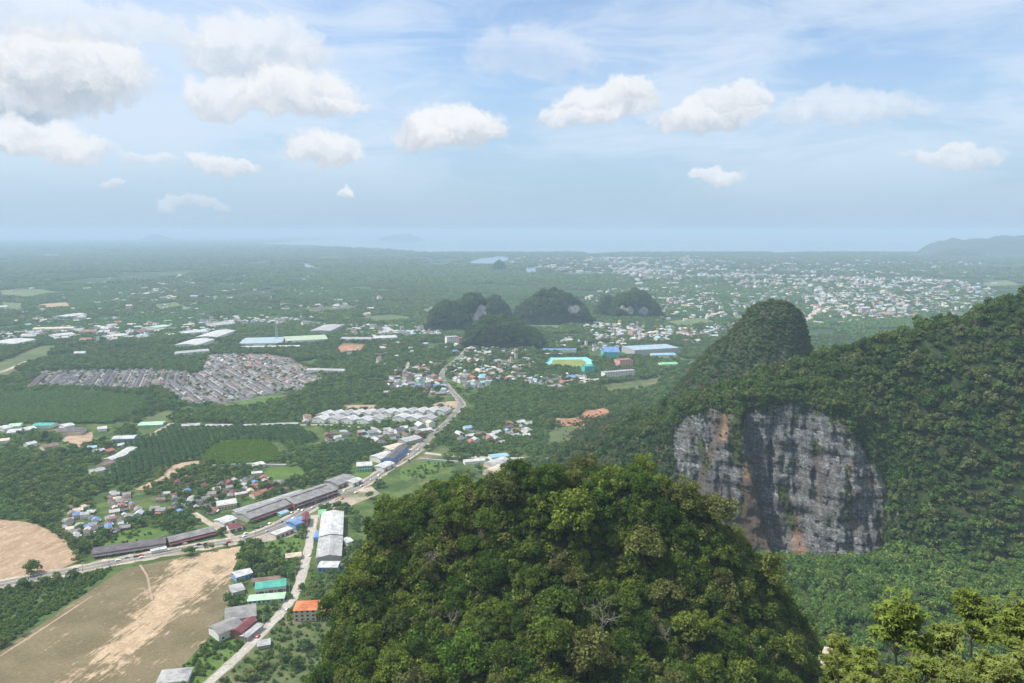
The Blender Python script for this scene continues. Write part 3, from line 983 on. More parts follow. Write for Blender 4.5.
# rock dome behind that hill
ridge_b = [(540, 448, 1060), (580, 437, 1050), (620, 426, 1035), (650, 412, 1020), (670, 396, 1005), (684, 380, 995), (700, 360, 985), (715, 346, 975), (730, 336, 970), (742, 321, 965), (750, 312, 962), (756, 307, 960), (766, 304, 960), (784, 304, 960),
           (794, 308, 960), (801, 315, 960), (805, 326, 962), (808, 343, 968), (815, 358, 975), (830, 366, 985), (850, 378, 1000), (880, 395, 1010), (920, 410, 1020)]
mid_b = [(540, 455, 1000), (620, 440, 960), (650, 428, 935), (684, 404, 905), (700, 392, 895), (730, 380, 885), (758, 366, 880), (790, 366, 885), (806, 385, 900), (830, 400, 930), (920, 420, 970)]
front_b = [(540, 462, 960), (620, 460, 900), (684, 450, 830), (730, 445, 810), (790, 440, 810), (830, 440, 850), (920, 440, 900)]
back_b = [(c[0], 0, c[2] + 170) for c in ridge_b]
back_b = [(a, float(project(np.array([[0.0, y, -5.0]]))[1][0]), y) for a, _, y in back_b]
colsb = np.arange(540, 921, 4.0)
BG, BL = loft([front_b, mid_b, ridge_b, back_b], colsb, [14, 24, 18])
labB = np.broadcast_to(BL[:, None], BG.shape[:2])
BG[..., 2] += (fbm(BG[..., 0] / 25, BG[..., 1] / 25, 21, 5) - 0.5) * 12 * np.where(labB > 2.6, 0, 1) * np.where(np.abs(labB - 2) < 0.25, 0.3, 1)
BG[..., 1] += (fbm(BG[..., 0] / 14, BG[..., 2] / 30, 23, 4) - 0.5) * 16 * np.where((labB > 1.0) & (labB < 1.95), 1, 0)
rb = 0.10 + 0.20 * np.clip((np.broadcast_to(colsb, labB.shape) - 700) / 60, 0, 1)
link('hill', mesh_np('hill', BG.reshape(-1, 3), grid_faces(*BG.shape[:2]), M['karst'], smooth=True, attrs={'rock': rb}))['kind'] = 'structure'

# near hill in front
m_sil = [(285, 830, 258), (306, 770, 260), (322, 705, 262), (336, 650, 260), (349, 606, 258), (361, 574, 262), (377, 546, 270), (394, 526, 278), (415, 508, 284), (435, 498, 288), (460, 499, 284), (480, 502, 276), (500, 493, 272),
         (520, 484, 272), (545, 490, 268), (562, 490, 268), (590, 482, 270), (620, 480, 270), (650, 488, 267), (690, 513, 262), (730, 545, 258), (765, 585, 257), (790, 622, 258), (812, 660, 258), (830, 700, 258), (845, 745, 257), (860, 800, 256)]
sil_px = np.array(m_sil)[:, 0]


def off(py_top, dy_frac, ylo):
    return [(a, b + (ylo_py - b) * dy_frac, c + (ylo - c) * dy_frac) for (a, b, c), ylo_py in ((q, 840.0) for q in py_top)]


m_mid = [(a, b + (800 - b) * 0.34, c - (c - 178) * 0.34 + 4) for a, b, c in m_sil]
m_low = [(a, b + (800 - b) * 0.68, c - (c - 178) * 0.68 + 4) for a, b, c in m_sil]
m_foot = [(a, 830, 172) for a, b, c in m_sil]
m_back1 = []
for a, b, c in m_sil:
    p = at_y(a, b, c)
    y2, z2 = c + 45, p[2] - 32
    m_back1.append((a, float(project(np.array([[0.0, y2, z2]]))[1][0]), y2))
m_back2 = [(a, float(project(np.array([[0.0, c + 120, 10.0]]))[1][0]), c + 120) for a, b, c in m_sil]
colsm = np.arange(285, 861, 5.0)
MG, ML = loft([m_foot, m_low, m_mid, m_sil, m_back1, m_back2], colsm, [10, 12, 12, 8, 10])
# the flanks drop to the plain
flank = []
for side, ci in ((-1, 0), (1, -1)):
    edge = MG[:, ci]
    for k_, (dx, fz) in enumerate(((22, 0.55), (50, 0.12), (85, -0.02))):
        q = edge.copy()
        q[:, 0] += side * dx
        q[:, 2] *= fz
        flank.append((side, k_, q))
left = [q for s, k_, q in flank if s < 0][::-1]
right = [q for s, k_, q in flank if s > 0]
MG = np.concatenate([np.stack(left, 1), MG, np.stack(right, 1)], 1)
labM = np.broadcast_to(ML[:, None], MG.shape[:2])
MG[..., 2] += (fbm(MG[..., 0] / 22, MG[..., 1] / 22, 41, 4) - 0.5) * 11 * np.where(labM > 4, 0, 1) * np.where(np.abs(labM - 3) < 0.3, 0.3, 1)
link('hill', mesh_np('hill', MG.reshape(-1, 3), grid_faces(*MG.shape[:2]), M['hill_soil'], smooth=True))['kind'] = 'structure'

# the slope below the viewpoint
gx, gy = np.meshgrid(np.arange(-420, 640, 12.0), np.arange(-160, 432, 12.0))
gz = 297.5 - 0.70 * np.abs(gy) - 0.00 * gx + (fbm(gx / 40, gy / 40, 51, 4) - 0.5) * 10 * np.clip(gy / 60, 0, 1) - 2.0 * np.clip(gy / 40, 0, 1)
gz -= np.clip((np.abs(gx - 60) - 160) / 200, 0, 1) ** 2 * 130
SG = np.stack([gx, gy, np.maximum(gz, -3)], -1)
link('hill', mesh_np('hill', SG.reshape(-1, 3), grid_faces(*SG.shape[:2]), M['hill_soil'], smooth=True))['kind'] = 'structure'


# wooded limestone hills on the plain and the far headlands
def karst(px0, px1, pytop, pybase, shape, depth_k=0.8, seed=0, rock=None, bump=1.0, n=44):
    c = at((px0 + px1) / 2, pybase)
    Yc = c[1]
    wid = (px1 - px0) / FPX * math.hypot(Yc, CAM_Z)
    hgt = at_y(0, pytop, Yc)[2]
    yc = Yc + wid * depth_k * 0.35
    u = np.linspace(-1, 1, n)
    v = np.linspace(-1, 1, n)
    U, V = np.meshgrid(u, v)
    prof = np.interp(U, np.linspace(-1, 1, len(shape)), shape)
    k = np.clip(1 - np.abs(V) ** 3.2, 0, 1) ** 0.55
    Z = prof * k
    X = c[0] + U * wid / 2 + (fbm(U * 3 + seed, V * 3, seed) - 0.5) * wid * 0.06
    Y = yc + V * wid * depth_k / 2 * (0.6 + 0.4 * np.sqrt(np.clip(prof, 0, 1)))
    Zz = Z * hgt + (fbm(U * 7 + seed, V * 7, seed + 3, 5) - 0.5) * hgt * 0.36 * bump * np.clip(Z * 3, 0, 1) - 1.5
    G = np.stack([X, Y, Zz], -1)
    px_, py_, _ = project(G)
    ra = np.full(px_.shape, 0.12)
    for (ax, ay, bw, bh) in (rock or []):
        ra = np.maximum(ra, 0.85 * np.clip(1.6 - np.hypot((px_ - ax) / bw, (py_ - ay) / bh), 0, 1))
    link('hill', mesh_np('hill', G.reshape(-1, 3), grid_faces(n, n), M['karst'], smooth=True, attrs={'rock': ra}))['kind'] = 'structure'
    return G


KARST = [
    karst(424, 500, 299, 331, [0, .5, .72, .78, .70, .88, 1.0, .97, .80, .72, 0], 0.7, 1, [(482, 312, 5, 7), (476, 318, 4, 4)]),
    karst(463, 545, 322, 348, [0, .6, .85, .95, .8, 1.0, .86, .7, .5, .35, 0], 0.6, 2),
    karst(512, 594, 294, 324, [0, .42, .66, .8, 1.0, .94, .97, .80, .62, .45, 0], 0.7, 3, [(574, 309, 6, 4)]),
    karst(610, 662, 294, 318, [0, .5, .75, .86, .95, 1.0, .9, .72, .5, 0], 0.8, 4, [(630, 310, 4, 3), (643, 311, 5, 4), (622, 308, 3, 3)]),
    karst(596, 622, 300, 316, [0, .5, .9, 1.0, .8, .4, 0], 0.8, 6),
    karst(478, 512, 300, 322, [0, .5, .9, 1.0, .85, .5, 0], 0.8, 8),
    karst(492, 506, 262, 271, [0, .7, 1.0, .8, 0], 0.8, 9),
]
karst(128, 180, 234.6, 241.5, [0, .2, .4, .85, 1.0, .8, .4, .15, 0], 0.3, 12)
karst(376, 424, 233.5, 240.5, [0, .4, .6, .7, .75, .9, 1.0, .7, .3, 0], 0.3, 13)
karst(946, 1150, 235.5, 254.5, [0, .60, .78, .74, .82, .80, .98, .93, 1.0, .86, .92, .8, .85, .7, .6, 0], 0.4, 14, None, 1.0)
karst(925, 1000, 248.5, 257, [0, .3, .5, .8, 1.0, .7, .5, .2, 0], 0.3, 15)

# ------------------------------------------------------------------ buildings
OCC = []            # (x, y, radius) footprints kept free of trees


def occ_rect(cx, cy_, L, Wd, ang, pad=2.0):
    n = max(1, int(L / max(Wd, 4)))
    for k in range(n):
        s = (k + 0.5) / n - 0.5
        OCC.append((cx + math.cos(ang) * s * L, cy_ + math.sin(ang) * s * L, 0.62 * max(Wd, L / n) + pad))


def gable(L, Wd, h, rise, over=0.6, thick=0.18):
    """wall and roof meshes of a gabled building, long side along x"""
    wl = MB()
    x, y = L / 2, Wd / 2
    wl.add([(-x, -y, 0), (x, -y, 0), (x, y, 0), (-x, y, 0), (-x, -y, h), (x, -y, h), (x, y, h), (-x, y, h), (-x, 0, h + rise), (x, 0, h + rise)],
           [(0, 1, 5, 4), (2, 3, 7, 6), (1, 2, 6, 9, 5), (3, 0, 4, 8, 7)])
    sl = rise / y
    e = h - over * sl
    rf = MB()
    X = x + over
    Y = y + over
    for s in (-1, 1):
        a = [(-X, s * Y, e + 0.02), (X, s * Y, e + 0.02), (X, 0, h + rise + 0.02), (-X, 0, h + rise + 0.02)]
        b = [(px, py, pz + thick) for px, py, pz in a]
        f = [(4, 5, 6, 7), (3, 2, 1, 0), (0, 1, 5, 4), (1, 2, 6, 5), (3, 0, 4, 7)]
        if s > 0:
            f = [tuple(reversed(q)) for q in f]
        rf.add(a + b, f)
    return wl, rf


def hip(L, Wd, h, rise, over=0.7):
    wl, rf = MB(), MB()
    x, y = L / 2, Wd / 2
    wl.box(-x, x, -y, y, 0, h)
    X, Y = x + over, y + over
    r = max(0.3, x - y)
    e = h - 0.15
    rf.add([(-X, -Y, e), (X, -Y, e), (X, Y, e), (-X, Y, e), (-r, 0, h + rise), (r, 0, h + rise)],
           [(0, 1, 5, 4), (1, 2, 5), (2, 3, 4, 5), (3, 0, 4), (3, 2, 1, 0)])
    return wl, rf


def flat(L, Wd, h, par=0.9):
    wl, rf = MB(), MB()
    x, y = L / 2, Wd / 2
    wl.box(-x, x, -y, y, 0, h)
    rf.box(-x - .15, x + .15, -y - .15, y + .15, h + 0.003, h + 0.2)
    for a in ((-x - .15, x + .15, -y - .15, -y + .15), (-x - .15, x + .15, y - .15, y + .15), (-x - .15, -x + .15, -y + .15, y - .15), (x - .15, x + .15, -y + .15, y - .15)):
        rf.box(*a, h + 0.2, h + 0.2 + par)
    return wl, rf


def arch(L, Wd, h, rise, seg=10):
    wl, rf = MB(), MB()
    x, y = L / 2, Wd / 2
    wl.box(-x, x, -y, y, 0, h)
    pts = [(-y - .4 + (2 * y + .8) * k / seg, h + rise * math.sin(math.pi * k / seg) + 0.05) for k in range(seg + 1)]
    v = [(-x - .4, a, b) for a, b in pts] + [(x + .4, a, b) for a, b in pts]
    n = seg + 1
    f = [(k + 1, k, k + n, k + n + 1) for k in range(seg)] + [tuple(range(n)), tuple(range(2 * n - 1, n - 1, -1))]
    rf.add(v, f)
    return wl, rf


def box_mesh(name, x0, x1, y0, y1, z0, z1, mat):
    b = MB()
    b.box(x0, x1, y0, y1, z0, z1)
    return b.mesh(name, mat)


def hall(name, label, cat, A, B, Wd, h, roof, wall, rise=2.0, style='gable', bays=0, storeys=1, awning=None, doors=0, group=None, zoff=0, vent=False, side=-1):
    """A, B: pixel ends of the long axis on the ground; the building is built there in metres"""
    a, b = at(*A), at(*B)
    L = float(np.hypot(*(b - a)[:2]))
    ang = math.atan2(b[1] - a[1], b[0] - a[0])
    if math.cos(ang) < 0:
        ang += math.pi
    c = (a + b) / 2
    t = thing(name, label, cat, (c[0], c[1], 0), ang, group)
    wl, rf = {'gable': lambda: gable(L, Wd, h, rise), 'hip': lambda: hip(L, Wd, h, rise), 'flat': lambda: flat(L, Wd, h), 'arch': lambda: arch(L, Wd, h, rise)}[style]()
    part('wall', wl.mesh('wall', WM[wall]), t)
    rfo = part('roof', rf.mesh('roof', RM[roof]), t)
    # which long side faces the viewpoint
    ny = -1 if (math.cos(ang) * (0 - c[1]) - math.sin(ang) * (0 - c[0])) * 1 < 0 else 1
    y = Wd / 2
    if bays:
        wm = {}
        for s in range(storeys):
            zz = h / storeys * s
            for k in range(bays):
                x = -L / 2 + (k + 0.5) * L / bays
                ww, z0, z1 = min(1.8, L / bays * 0.55), zz + 1.0, zz + min(h / storeys - 0.5, 2.5)
                key = s
                if key not in wm:
                    wm[key] = box_mesh('window', -ww / 2, ww / 2, -0.06, 0.06, z0, z1, M['glass'])
                o = part('window', wm[key], t)
                o.location = (x, ny * (y + 0.03), 0)
    for k in range(doors):
        x = -L / 2 + (k + 0.5) * L / doors
        o = part('door', box_mesh('door', -1.6, 1.6, -0.08, 0.08, 0.02, min(3.0, h * 0.75), M['door']), t)
        o.location = (x, ny * (y + 0.05), 0)
    if awning:
        mb = MB()
        d = 3.2
        z0 = h * 0.72
        ys = [ny * (y + 0.02), ny * (y + d)]
        mb.add([(-L / 2, ys[0], z0), (L / 2, ys[0], z0), (L / 2, ys[1], z0 - 0.9), (-L / 2, ys[1], z0 - 0.9),
                (-L / 2, ys[0], z0 + .12), (L / 2, ys[0], z0 + .12), (L / 2, ys[1], z0 - 0.78), (-L / 2, ys[1], z0 - 0.78)],
               [(0, 3, 2, 1), (4, 5, 6, 7), (0, 1, 5, 4), (1, 2, 6, 5), (2, 3, 7, 6), (3, 0, 4, 7)])
        part('awning', mb.mesh('awning', RM[awning]), t)
        for k in range(max(2, int(L / 9)) + 1):
            x = -L / 2 + 0.3 + k * (L - 0.6) / max(2, int(L / 9))
            pb = part('post', box_mesh('post', -.08, .08, -.08, .08, 0, z0 - 0.92, M['steel']), t)
            pb.location = (x, ys[1] - ny * 0.15, 0)
    if vent:
        part('ridge_vent', box_mesh('ridge_vent', -L * 0.42, L * 0.42, -0.7, 0.7, h + rise + 0.05, h + rise + 0.9, RM['grey']), t)
    occ_rect(c[0], c[1], L, Wd + (6 if awning else 0), ang)
    return t


S = 'shophouse row'
hall('shophouse_row', 'long dark grey roofed shophouse row beside the brown field, purple fascia and open fronts', S, (94, 555), (166, 544), 15, 4.2, 'purple_grey', 'grey', 2.6, doors=9, awning='purple_grey')
hall('shophouse_row', 'shophouse row with rust red awning facing the sandy field, next to the dark roofed row', S, (168, 544), (213, 533), 14, 4.4, 'grey', 'brick', 2.6, doors=6, awning='maroon')
hall('shop_extension', 'white canopy shed in front of the join of the two roadside shophouse rows', 'shed', (151, 553), (166, 550), 5, 2.8, 'white', 'white', 0.7)
hall('corner_shop', 'red roofed white corner shop where the dirt road meets the main road', 'shop', (228, 531), (241, 528), 12, 4.5, 'maroon', 'white', 2.0, bays=4, doors=2)
hall('shed', 'white sheet roof shed behind the red roofed corner shop', 'shed', (219, 526), (232, 521), 16, 4.5, 'white', 'white', 1.5, doors=2)
hall('market_hall', 'vast grey roofed market hall along the main road, southern block nearest the corner shop', 'market hall', (243, 521), (285, 506), 24, 5.5, 'grey', 'grey', 2.6, doors=6, awning='maroon', vent=True)
hall('market_hall', 'vast grey roofed market hall along the main road, northern block with the raised end', 'market hall', (287, 507), (330, 492), 28, 6.5, 'grey', 'brick', 3.0, doors=6, awning='dark_grey', vent=True)
hall('market_hall', 'low pale grey rear strip of the market halls, backing on the village', 'market hall', (234, 515), (302, 494), 9, 4.0, 'pale_grey', 'grey', 1.2)
hall('market_stall_roof', 'small turquoise canopy in front of the market halls', 'canopy', (279, 516), (287, 513), 7, 2.6, 'sky_blue', 'mint', 0.8)
hall('market_stall_roof', 'long white canopy strip in front of the market halls', 'canopy', (288, 505), (308, 498), 6, 4.4, 'white', 'white', 0.6)
hall('warehouse', 'grey roofed roadside warehouse beyond the market halls', 'warehouse', (331, 487), (350, 480), 24, 5.0, 'grey', 'grey', 2.0, doors=4)
hall('warehouse', 'white roofed shed at the end of the grey roadside warehouse, near the wide road', 'warehouse', (349, 486), (358, 482), 13, 4.5, 'white', 'white', 1.4, doors=2)
hall('factory_shed', 'long white roofed factory shed beside the side road, half by the green roof', 'factory shed', (331, 542), (333, 518), 22, 6.5, 'white', 'white', 2.0, doors=4)
hall('factory_shed', 'grey roofed factory shed joined to the long white shed by the side road', 'factory shed', (329, 563), (331, 543), 22, 6.0, 'pale_grey', 'grey', 2.0, doors=4)
hall('factory_shed', 'low pale blue and white shed at the near end of the grey factory shed', 'factory shed', (320, 569), (339, 569), 12, 4.5, 'white', 'blue', 1.2, bays=5)
hall('shed', 'small bright green roofed shed at the top corner of the long white factory', 'shed', (319, 518), (326, 517), 13, 6.2, 'green', 'mint', 1.2)
hall('shed', 'white shed on the mound side of the long white factory', 'shed', (344, 545), (350, 543), 12, 4.0, 'white', 'white', 1.2)
hall('shed', 'blue walled lean to on the road side of the long white factory', 'shed', (316, 541), (319, 534), 5, 3.4, 'blue', 'blue', 0.6)
hall('shop_house', 'bright blue roofed shop at the road fork', 'shop', (291, 529), (303, 524), 15, 6.0, 'blue', 'blue', 1.5, bays=4, doors=2)
hall('shop_house', 'narrow dark red shop beside the bright blue one at the road fork', 'shop', (305, 527), (306, 519), 6, 7.0, 'maroon', 'brick', 1.5)
hall('flat_roof_shop', 'low pale flat roofed building in the yard beside the bright blue shop', 'shop', (272, 538), (290, 531), 13, 3.6, 'white', 'cream', style='flat', doors=4)
hall('house', 'cream roofed bungalow in the meadow below the bright blue shop', 'house', (286, 559), (301, 557), 9, 3.0, 'cream', 'cream', 1.4, doors=2)
hall('school_building', 'teal roofed long building with pale green lower roof by the side road', 'building', (256, 592), (286, 588), 13, 5.5, 'teal', 'white', 2.2, bays=10, doors=3)
hall('school_annex', 'pale green and white low roof in front of the teal roofed building', 'building', (249, 602), (285, 599), 10, 3.4, 'pale_green', 'mint', 1.0, bays=8)
hall('house', 'white roofed house with blue side wall beside the sandy field', 'house', (234, 580), (250, 575), 12, 4.5, 'white', 'blue', 1.6, bays=4)
hall('shed', 'flat grey sheet roof between the sandy field and the teal roofed building', 'shed', (231, 593), (243, 590), 14, 3.4, 'pale_grey', 'grey', 0.8)
hall('shed', 'dark brown roofed row behind the teal roofed building', 'shed', (252, 584), (280, 581), 7, 3.4, 'brown', 'cream', 1.2, doors=4)
hall('workshop', 'wide grey roofed workshop between the field and the side road', 'workshop', (226, 621), (256, 616), 20, 5.5, 'grey', 'white', 2.0, doors=3)
hall('workshop', 'grey roofed workshop with white end wall and maroon slope, nearest the meadow', 'workshop', (214, 638), (238, 628), 16, 6.0, 'grey', 'white', 2.2, bays=3)
hall('workshop', 'maroon roofed narrow workshop against the white walled one', 'workshop', (236, 638), (252, 625), 9, 5.0, 'maroon', 'brick', 1.8)
hall('shed', 'grey lean to roof on the side road edge of the maroon workshop', 'shed', (244, 641), (260, 628), 6, 3.4, 'pale_grey', 'grey', 0.6)
hall('apartment_house', 'three storey cream apartment house with bright orange roof by the side road', 'apartment house', (296, 617), (318, 616), 15, 9.5, 'orange', 'cream', 2.6, style='hip', bays=4, storeys=3)
hall('apartment_house', 'lower cream wing beside the orange roofed apartment house, behind hillside trees', 'apartment house', (321, 617), (330, 616), 13, 6.5, 'rust', 'cream', 1.6, style='hip', bays=3, storeys=2)
hall('house', 'grey hip roofed house at the bottom edge of the meadow', 'house', (160, 682), (190, 679), 15, 4.0, 'pale_grey', 'white', 2.6, style='hip', bays=5)
hall('shed', 'small pale grey roofed hut in the scrub beside the side road', 'hut', (258, 647), (270, 645), 8, 2.8, 'pale_grey', 'grey', 1.0)
hall('house', 'wide white roofed house above the grey market halls', 'house', (217, 508), (236, 505), 16, 5.0, 'white', 'cream', 1.8, bays=6)
hall('house', 'orange tile roofed house behind the market halls', 'house', (252, 498), (266, 494), 13, 4.0, 'rust', 'cream', 2.6, doors=2)
hall('green_building', 'mint green two storey building with white roof on the wide road', 'building', (357, 470), (372, 469), 17, 7.5, 'white', 'mint', 1.6, bays=6, storeys=2)
hall('warehouse', 'white roofed warehouse behind the mint green building', 'warehouse', (375, 462), (390, 457), 20, 6.0, 'white', 'white', 1.8, doors=3)
hall('warehouse', 'white low shed at the road side of the mint green building', 'warehouse', (379, 471), (390, 466), 15, 5.0, 'white', 'white', 1.5, doors=2)
hall('shophouse_row', 'long blue grey shophouse row lining the wide road beyond the mint green building', S, (388, 464), (404, 450), 13, 7.0, 'dark_grey', 'blue', 2.0, bays=8, storeys=2)
hall('warehouse', 'cream roofed hall behind the blue grey shophouse row', 'warehouse', (386, 452), (402, 448), 20, 5.0, 'cream', 'cream', 1.6)
hall('warehouse', 'grey hall where the wide road narrows beyond the shophouse row', 'warehouse', (402, 444), (418, 440), 20, 5.0, 'pale_grey', 'grey', 1.6)
hall('warehouse', 'pair of arched cream sheds beyond the near hill, front one', 'warehouse', (488, 476), (500, 471), 17, 4.5, 'cream', 'cream', 4.0, style='arch')
hall('warehouse', 'pair of arched cream sheds beyond the near hill, rear one', 'warehouse', (488, 468), (505, 463), 17, 4.5, 'white', 'cream', 4.0, style='arch')
hall('warehouse', 'pale blue roofed shed behind the arched cream sheds', 'warehouse', (490, 460), (507, 458), 15, 5.0, 'sky_blue', 'white', 1.6)
hall('warehouse', 'long white roofed shed on the lane behind the near hill crest', 'warehouse', (464, 464), (484, 462), 11, 4.0, 'white', 'white', 1.4)
hall('boundary_wall', 'long pale boundary wall along the lane beyond the wide road', 'wall', (420, 460), (458, 463), 1.0, 2.5, 'pale_grey', 'white', 0.2)
hall('boundary_wall', 'pale boundary wall along the bright green orchard', 'wall', (213, 467), (252, 465), 1.0, 2.6, 'white', 'white', 0.2)
hall('boundary_wall', 'pale boundary wall beyond the small white roofed house by the orchard', 'wall', (262, 466), (286, 466), 1.0, 2.4, 'white', 'white', 0.2)
hall('house', 'white flat looking house at the end of the orchard wall', 'house', (254, 468), (263, 466), 14, 4.5, 'white', 'white', 1.2)
hall('house', 'white low roof in the grass below the orchard wall house', 'house', (252, 475), (262, 474), 8, 3.0, 'white', 'cream', 1.0)
# left hand sheds and farm buildings
hall('shed', 'white and pale blue roofed long shed at the wood edge, facing the palm plantation', 'shed', (114, 441), (136, 440), 18, 5.0, 'white', 'blue', 1.6, doors=4)
hall('shed', 'brown roofed barn on the bare yard west of the long pale blue shed', 'barn', (60, 434), (84, 433), 22, 6.0, 'purple_grey', 'cream', 3.0)
hall('shed', 'white roofed shed behind the brown barn', 'shed', (62, 429), (72, 427), 20, 5.0, 'white', 'white', 1.6)
hall('poultry_shed', 'topmost white roof of the diagonal shed row under the palm plantation', 'poultry shed', (121, 457), (132, 450), 14, 3.6, 'white', 'white', 1.4)
hall('poultry_shed', 'middle white roof of the diagonal shed row under the palm plantation', 'poultry shed', (108, 462), (122, 457), 14, 3.6, 'white', 'cream', 1.4)
hall('poultry_shed', 'brownish roof of the diagonal shed row, between two white ones', 'poultry shed', (100, 468), (112, 464), 12, 3.4, 'brown', 'cream', 1.4)
hall('poultry_shed', 'lowest pale grey roof of the diagonal shed row', 'poultry shed', (90, 474), (104, 471), 13, 3.4, 'pale_grey', 'white', 1.4)
hall('house', 'turquoise roofed house by the bare yard above the diagonal shed row', 'house', (88, 450), (97, 449), 12, 4.0, 'sky_blue', 'white', 1.6)
hall('house', 'pale blue roofed house next to the turquoise one', 'house', (93, 454), (104, 452), 13, 4.0, 'pale_grey', 'blue', 1.6)
hall('house', 'brick coloured house between the turquoise roof and the diagonal shed row', 'house', (105, 454), (112, 452), 12, 4.0, 'rust', 'brick', 2.0)
hall('greenhouse', 'pale green translucent greenhouse roof by the palm plantation edge', 'greenhouse', (140, 426), (164, 425), 22, 3.5, 'pale_green', 'mint', 1.5)
hall('greenhouse', 'grey white greenhouse strip east of the pale green one', 'greenhouse', (182, 427), (200, 426), 14, 3.0, 'pale_grey', 'white', 1.2)
hall('nursery_shed', 'low grey shed row above the palm plantation, west part', 'shed', (206, 427), (232, 427), 12, 3.0, 'pale_grey', 'white', 1.0)
hall('nursery_shed', 'low grey shed row above the palm plantation, east part', 'shed', (240, 427), (298, 425), 9, 3.0, 'pale_grey', 'grey', 1.0)
for i, (a, b, wd, rf, what) in enumerate([((0, 431), (9, 429), 22, 'white', 'white roofed shed at the left picture edge by the rubber plantation'),
                                          ((9, 434), (22, 433), 22, 'white', 'second white roofed shed below the rubber plantation, beside the pale green one'),
                                          ((10, 428), (22, 427), 20, 'pale_green', 'pale green roofed shed below the rubber plantation'),
                                          ((24, 432), (34, 430), 20, 'white', 'white roofed shed next to the big dark tree by the rubber plantation'),
                                          ((36, 427), (55, 427), 18, 'teal', 'dull teal roofed shed at the edge of the rubber plantation'),
                                          ((26, 447), (35, 445), 14, 'white', 'white gabled house below the plantation sheds'),
                                          ((42, 450), (57, 447), 18, 'brown', 'brown roofed barn among trees below the plantation sheds'),
                                          ((0, 443), (10, 442), 14, 'cream', 'cream roofed shed at the left picture edge'),
                                          ((98, 431), (107, 430), 16, 'white', 'pale house at the wood edge east of the brown barn'),
                                          ((118, 448), (124, 447), 9, 'white', 'small white roof below the long pale blue shed')]):
    hall('shed', what, 'shed', a, b, wd, 4.5, rf, 'white' if rf != 'brown' else 'cream', 1.8)

# sports ground, halls and flats on the plain
sheet('running_track', [(544, 366), (549, 357.5), (586, 357), (596, 362), (590, 368.5), (548, 368)], 0.03, M['track'], 14, 0)
sheet('sports_pitch', [(550, 366), (553, 359.6), (582, 359.4), (587, 362.5), (583, 366.6), (556, 367)], 0.06, M['pitch'], 14, 0)
hall('grandstand', 'white roofed grandstand with dark blue roof behind, at the far side of the running track', 'grandstand', (543, 352), (576, 352), 16, 7, 'blue', 'white', 2.0, bays=8)
hall('grandstand', 'long white low stand beside the running track', 'grandstand', (545, 355.5), (575, 355.5), 12, 5, 'white', 'white', 1.0)
hall('sports_hall', 'arched blue roofed sports hall beside the running track', 'sports hall', (602, 357), (618, 357), 52, 16, 'blue', 'teal', 9.0, style='arch', bays=6)
hall('office_block', 'turquoise flat roofed block at the near corner of the running track', 'office block', (583, 374), (593, 373.5), 20, 17, 'teal', 'teal', style='flat', bays=4, storeys=4)
hall('office_block', 'pink block between the arched sports hall and the white flats', 'office block', (617, 366), (630, 365), 26, 14, 'rust', 'pink', style='flat', bays=5, storeys=3)
hall('apartment_block', 'long white four storey apartment block near the turquoise block', 'apartment block', (603, 379), (633, 376.5), 17, 14, 'pale_grey', 'white', style='flat', bays=12, storeys=4)
hall('shopping_hall', 'huge pale grey blue flat roofed hall with dark glazed front', 'shopping hall', (628, 354), (672, 351.5), 70, 14, 'pale_blue_grey', 'grey', style='flat', bays=14, storeys=1)
hall('shed', 'sky blue roofed shed in front of the huge flat roofed hall', 'shed', (652, 357.5), (674, 357), 30, 8, 'sky_blue', 'white', 2.0)
hall('shed', 'bright green roofed shed near the slope of the rock dome', 'shed', (660, 366.5), (676, 366), 26, 7, 'green', 'white', 2.5)
hall('hotel', 'white five storey hotel beside the main road near the limestone hills', 'hotel', (446, 345), (457, 344.5), 26, 22, 'pale_grey', 'white', style='flat', bays=6, storeys=5)
hall('hotel', 'pink annex behind the white five storey hotel', 'hotel', (458, 345), (464, 344.8), 24, 19, 'rust', 'pink', style='flat', bays=4, storeys=4)
hall('depot', 'vast pale blue roofed depot beyond the housing estate', 'depot', (243, 344), (284, 343), 110, 9, 'pale_blue_grey', 'white', 3.0)
hall('depot', 'vast pale green roofed depot beside the pale blue one', 'depot', (285, 342), (326, 340), 90, 9, 'pale_lime', 'white', 3.0)
hall('depot', 'long low white front building of the two vast depots', 'depot', (241, 349), (300, 348), 22, 6, 'white', 'white', 1.0)
hall('depot', 'rust roofed depot with a white slope above the two vast depots', 'depot', (320, 334), (334, 327.5), 60, 9, 'pale_grey', 'grey', 2.0)
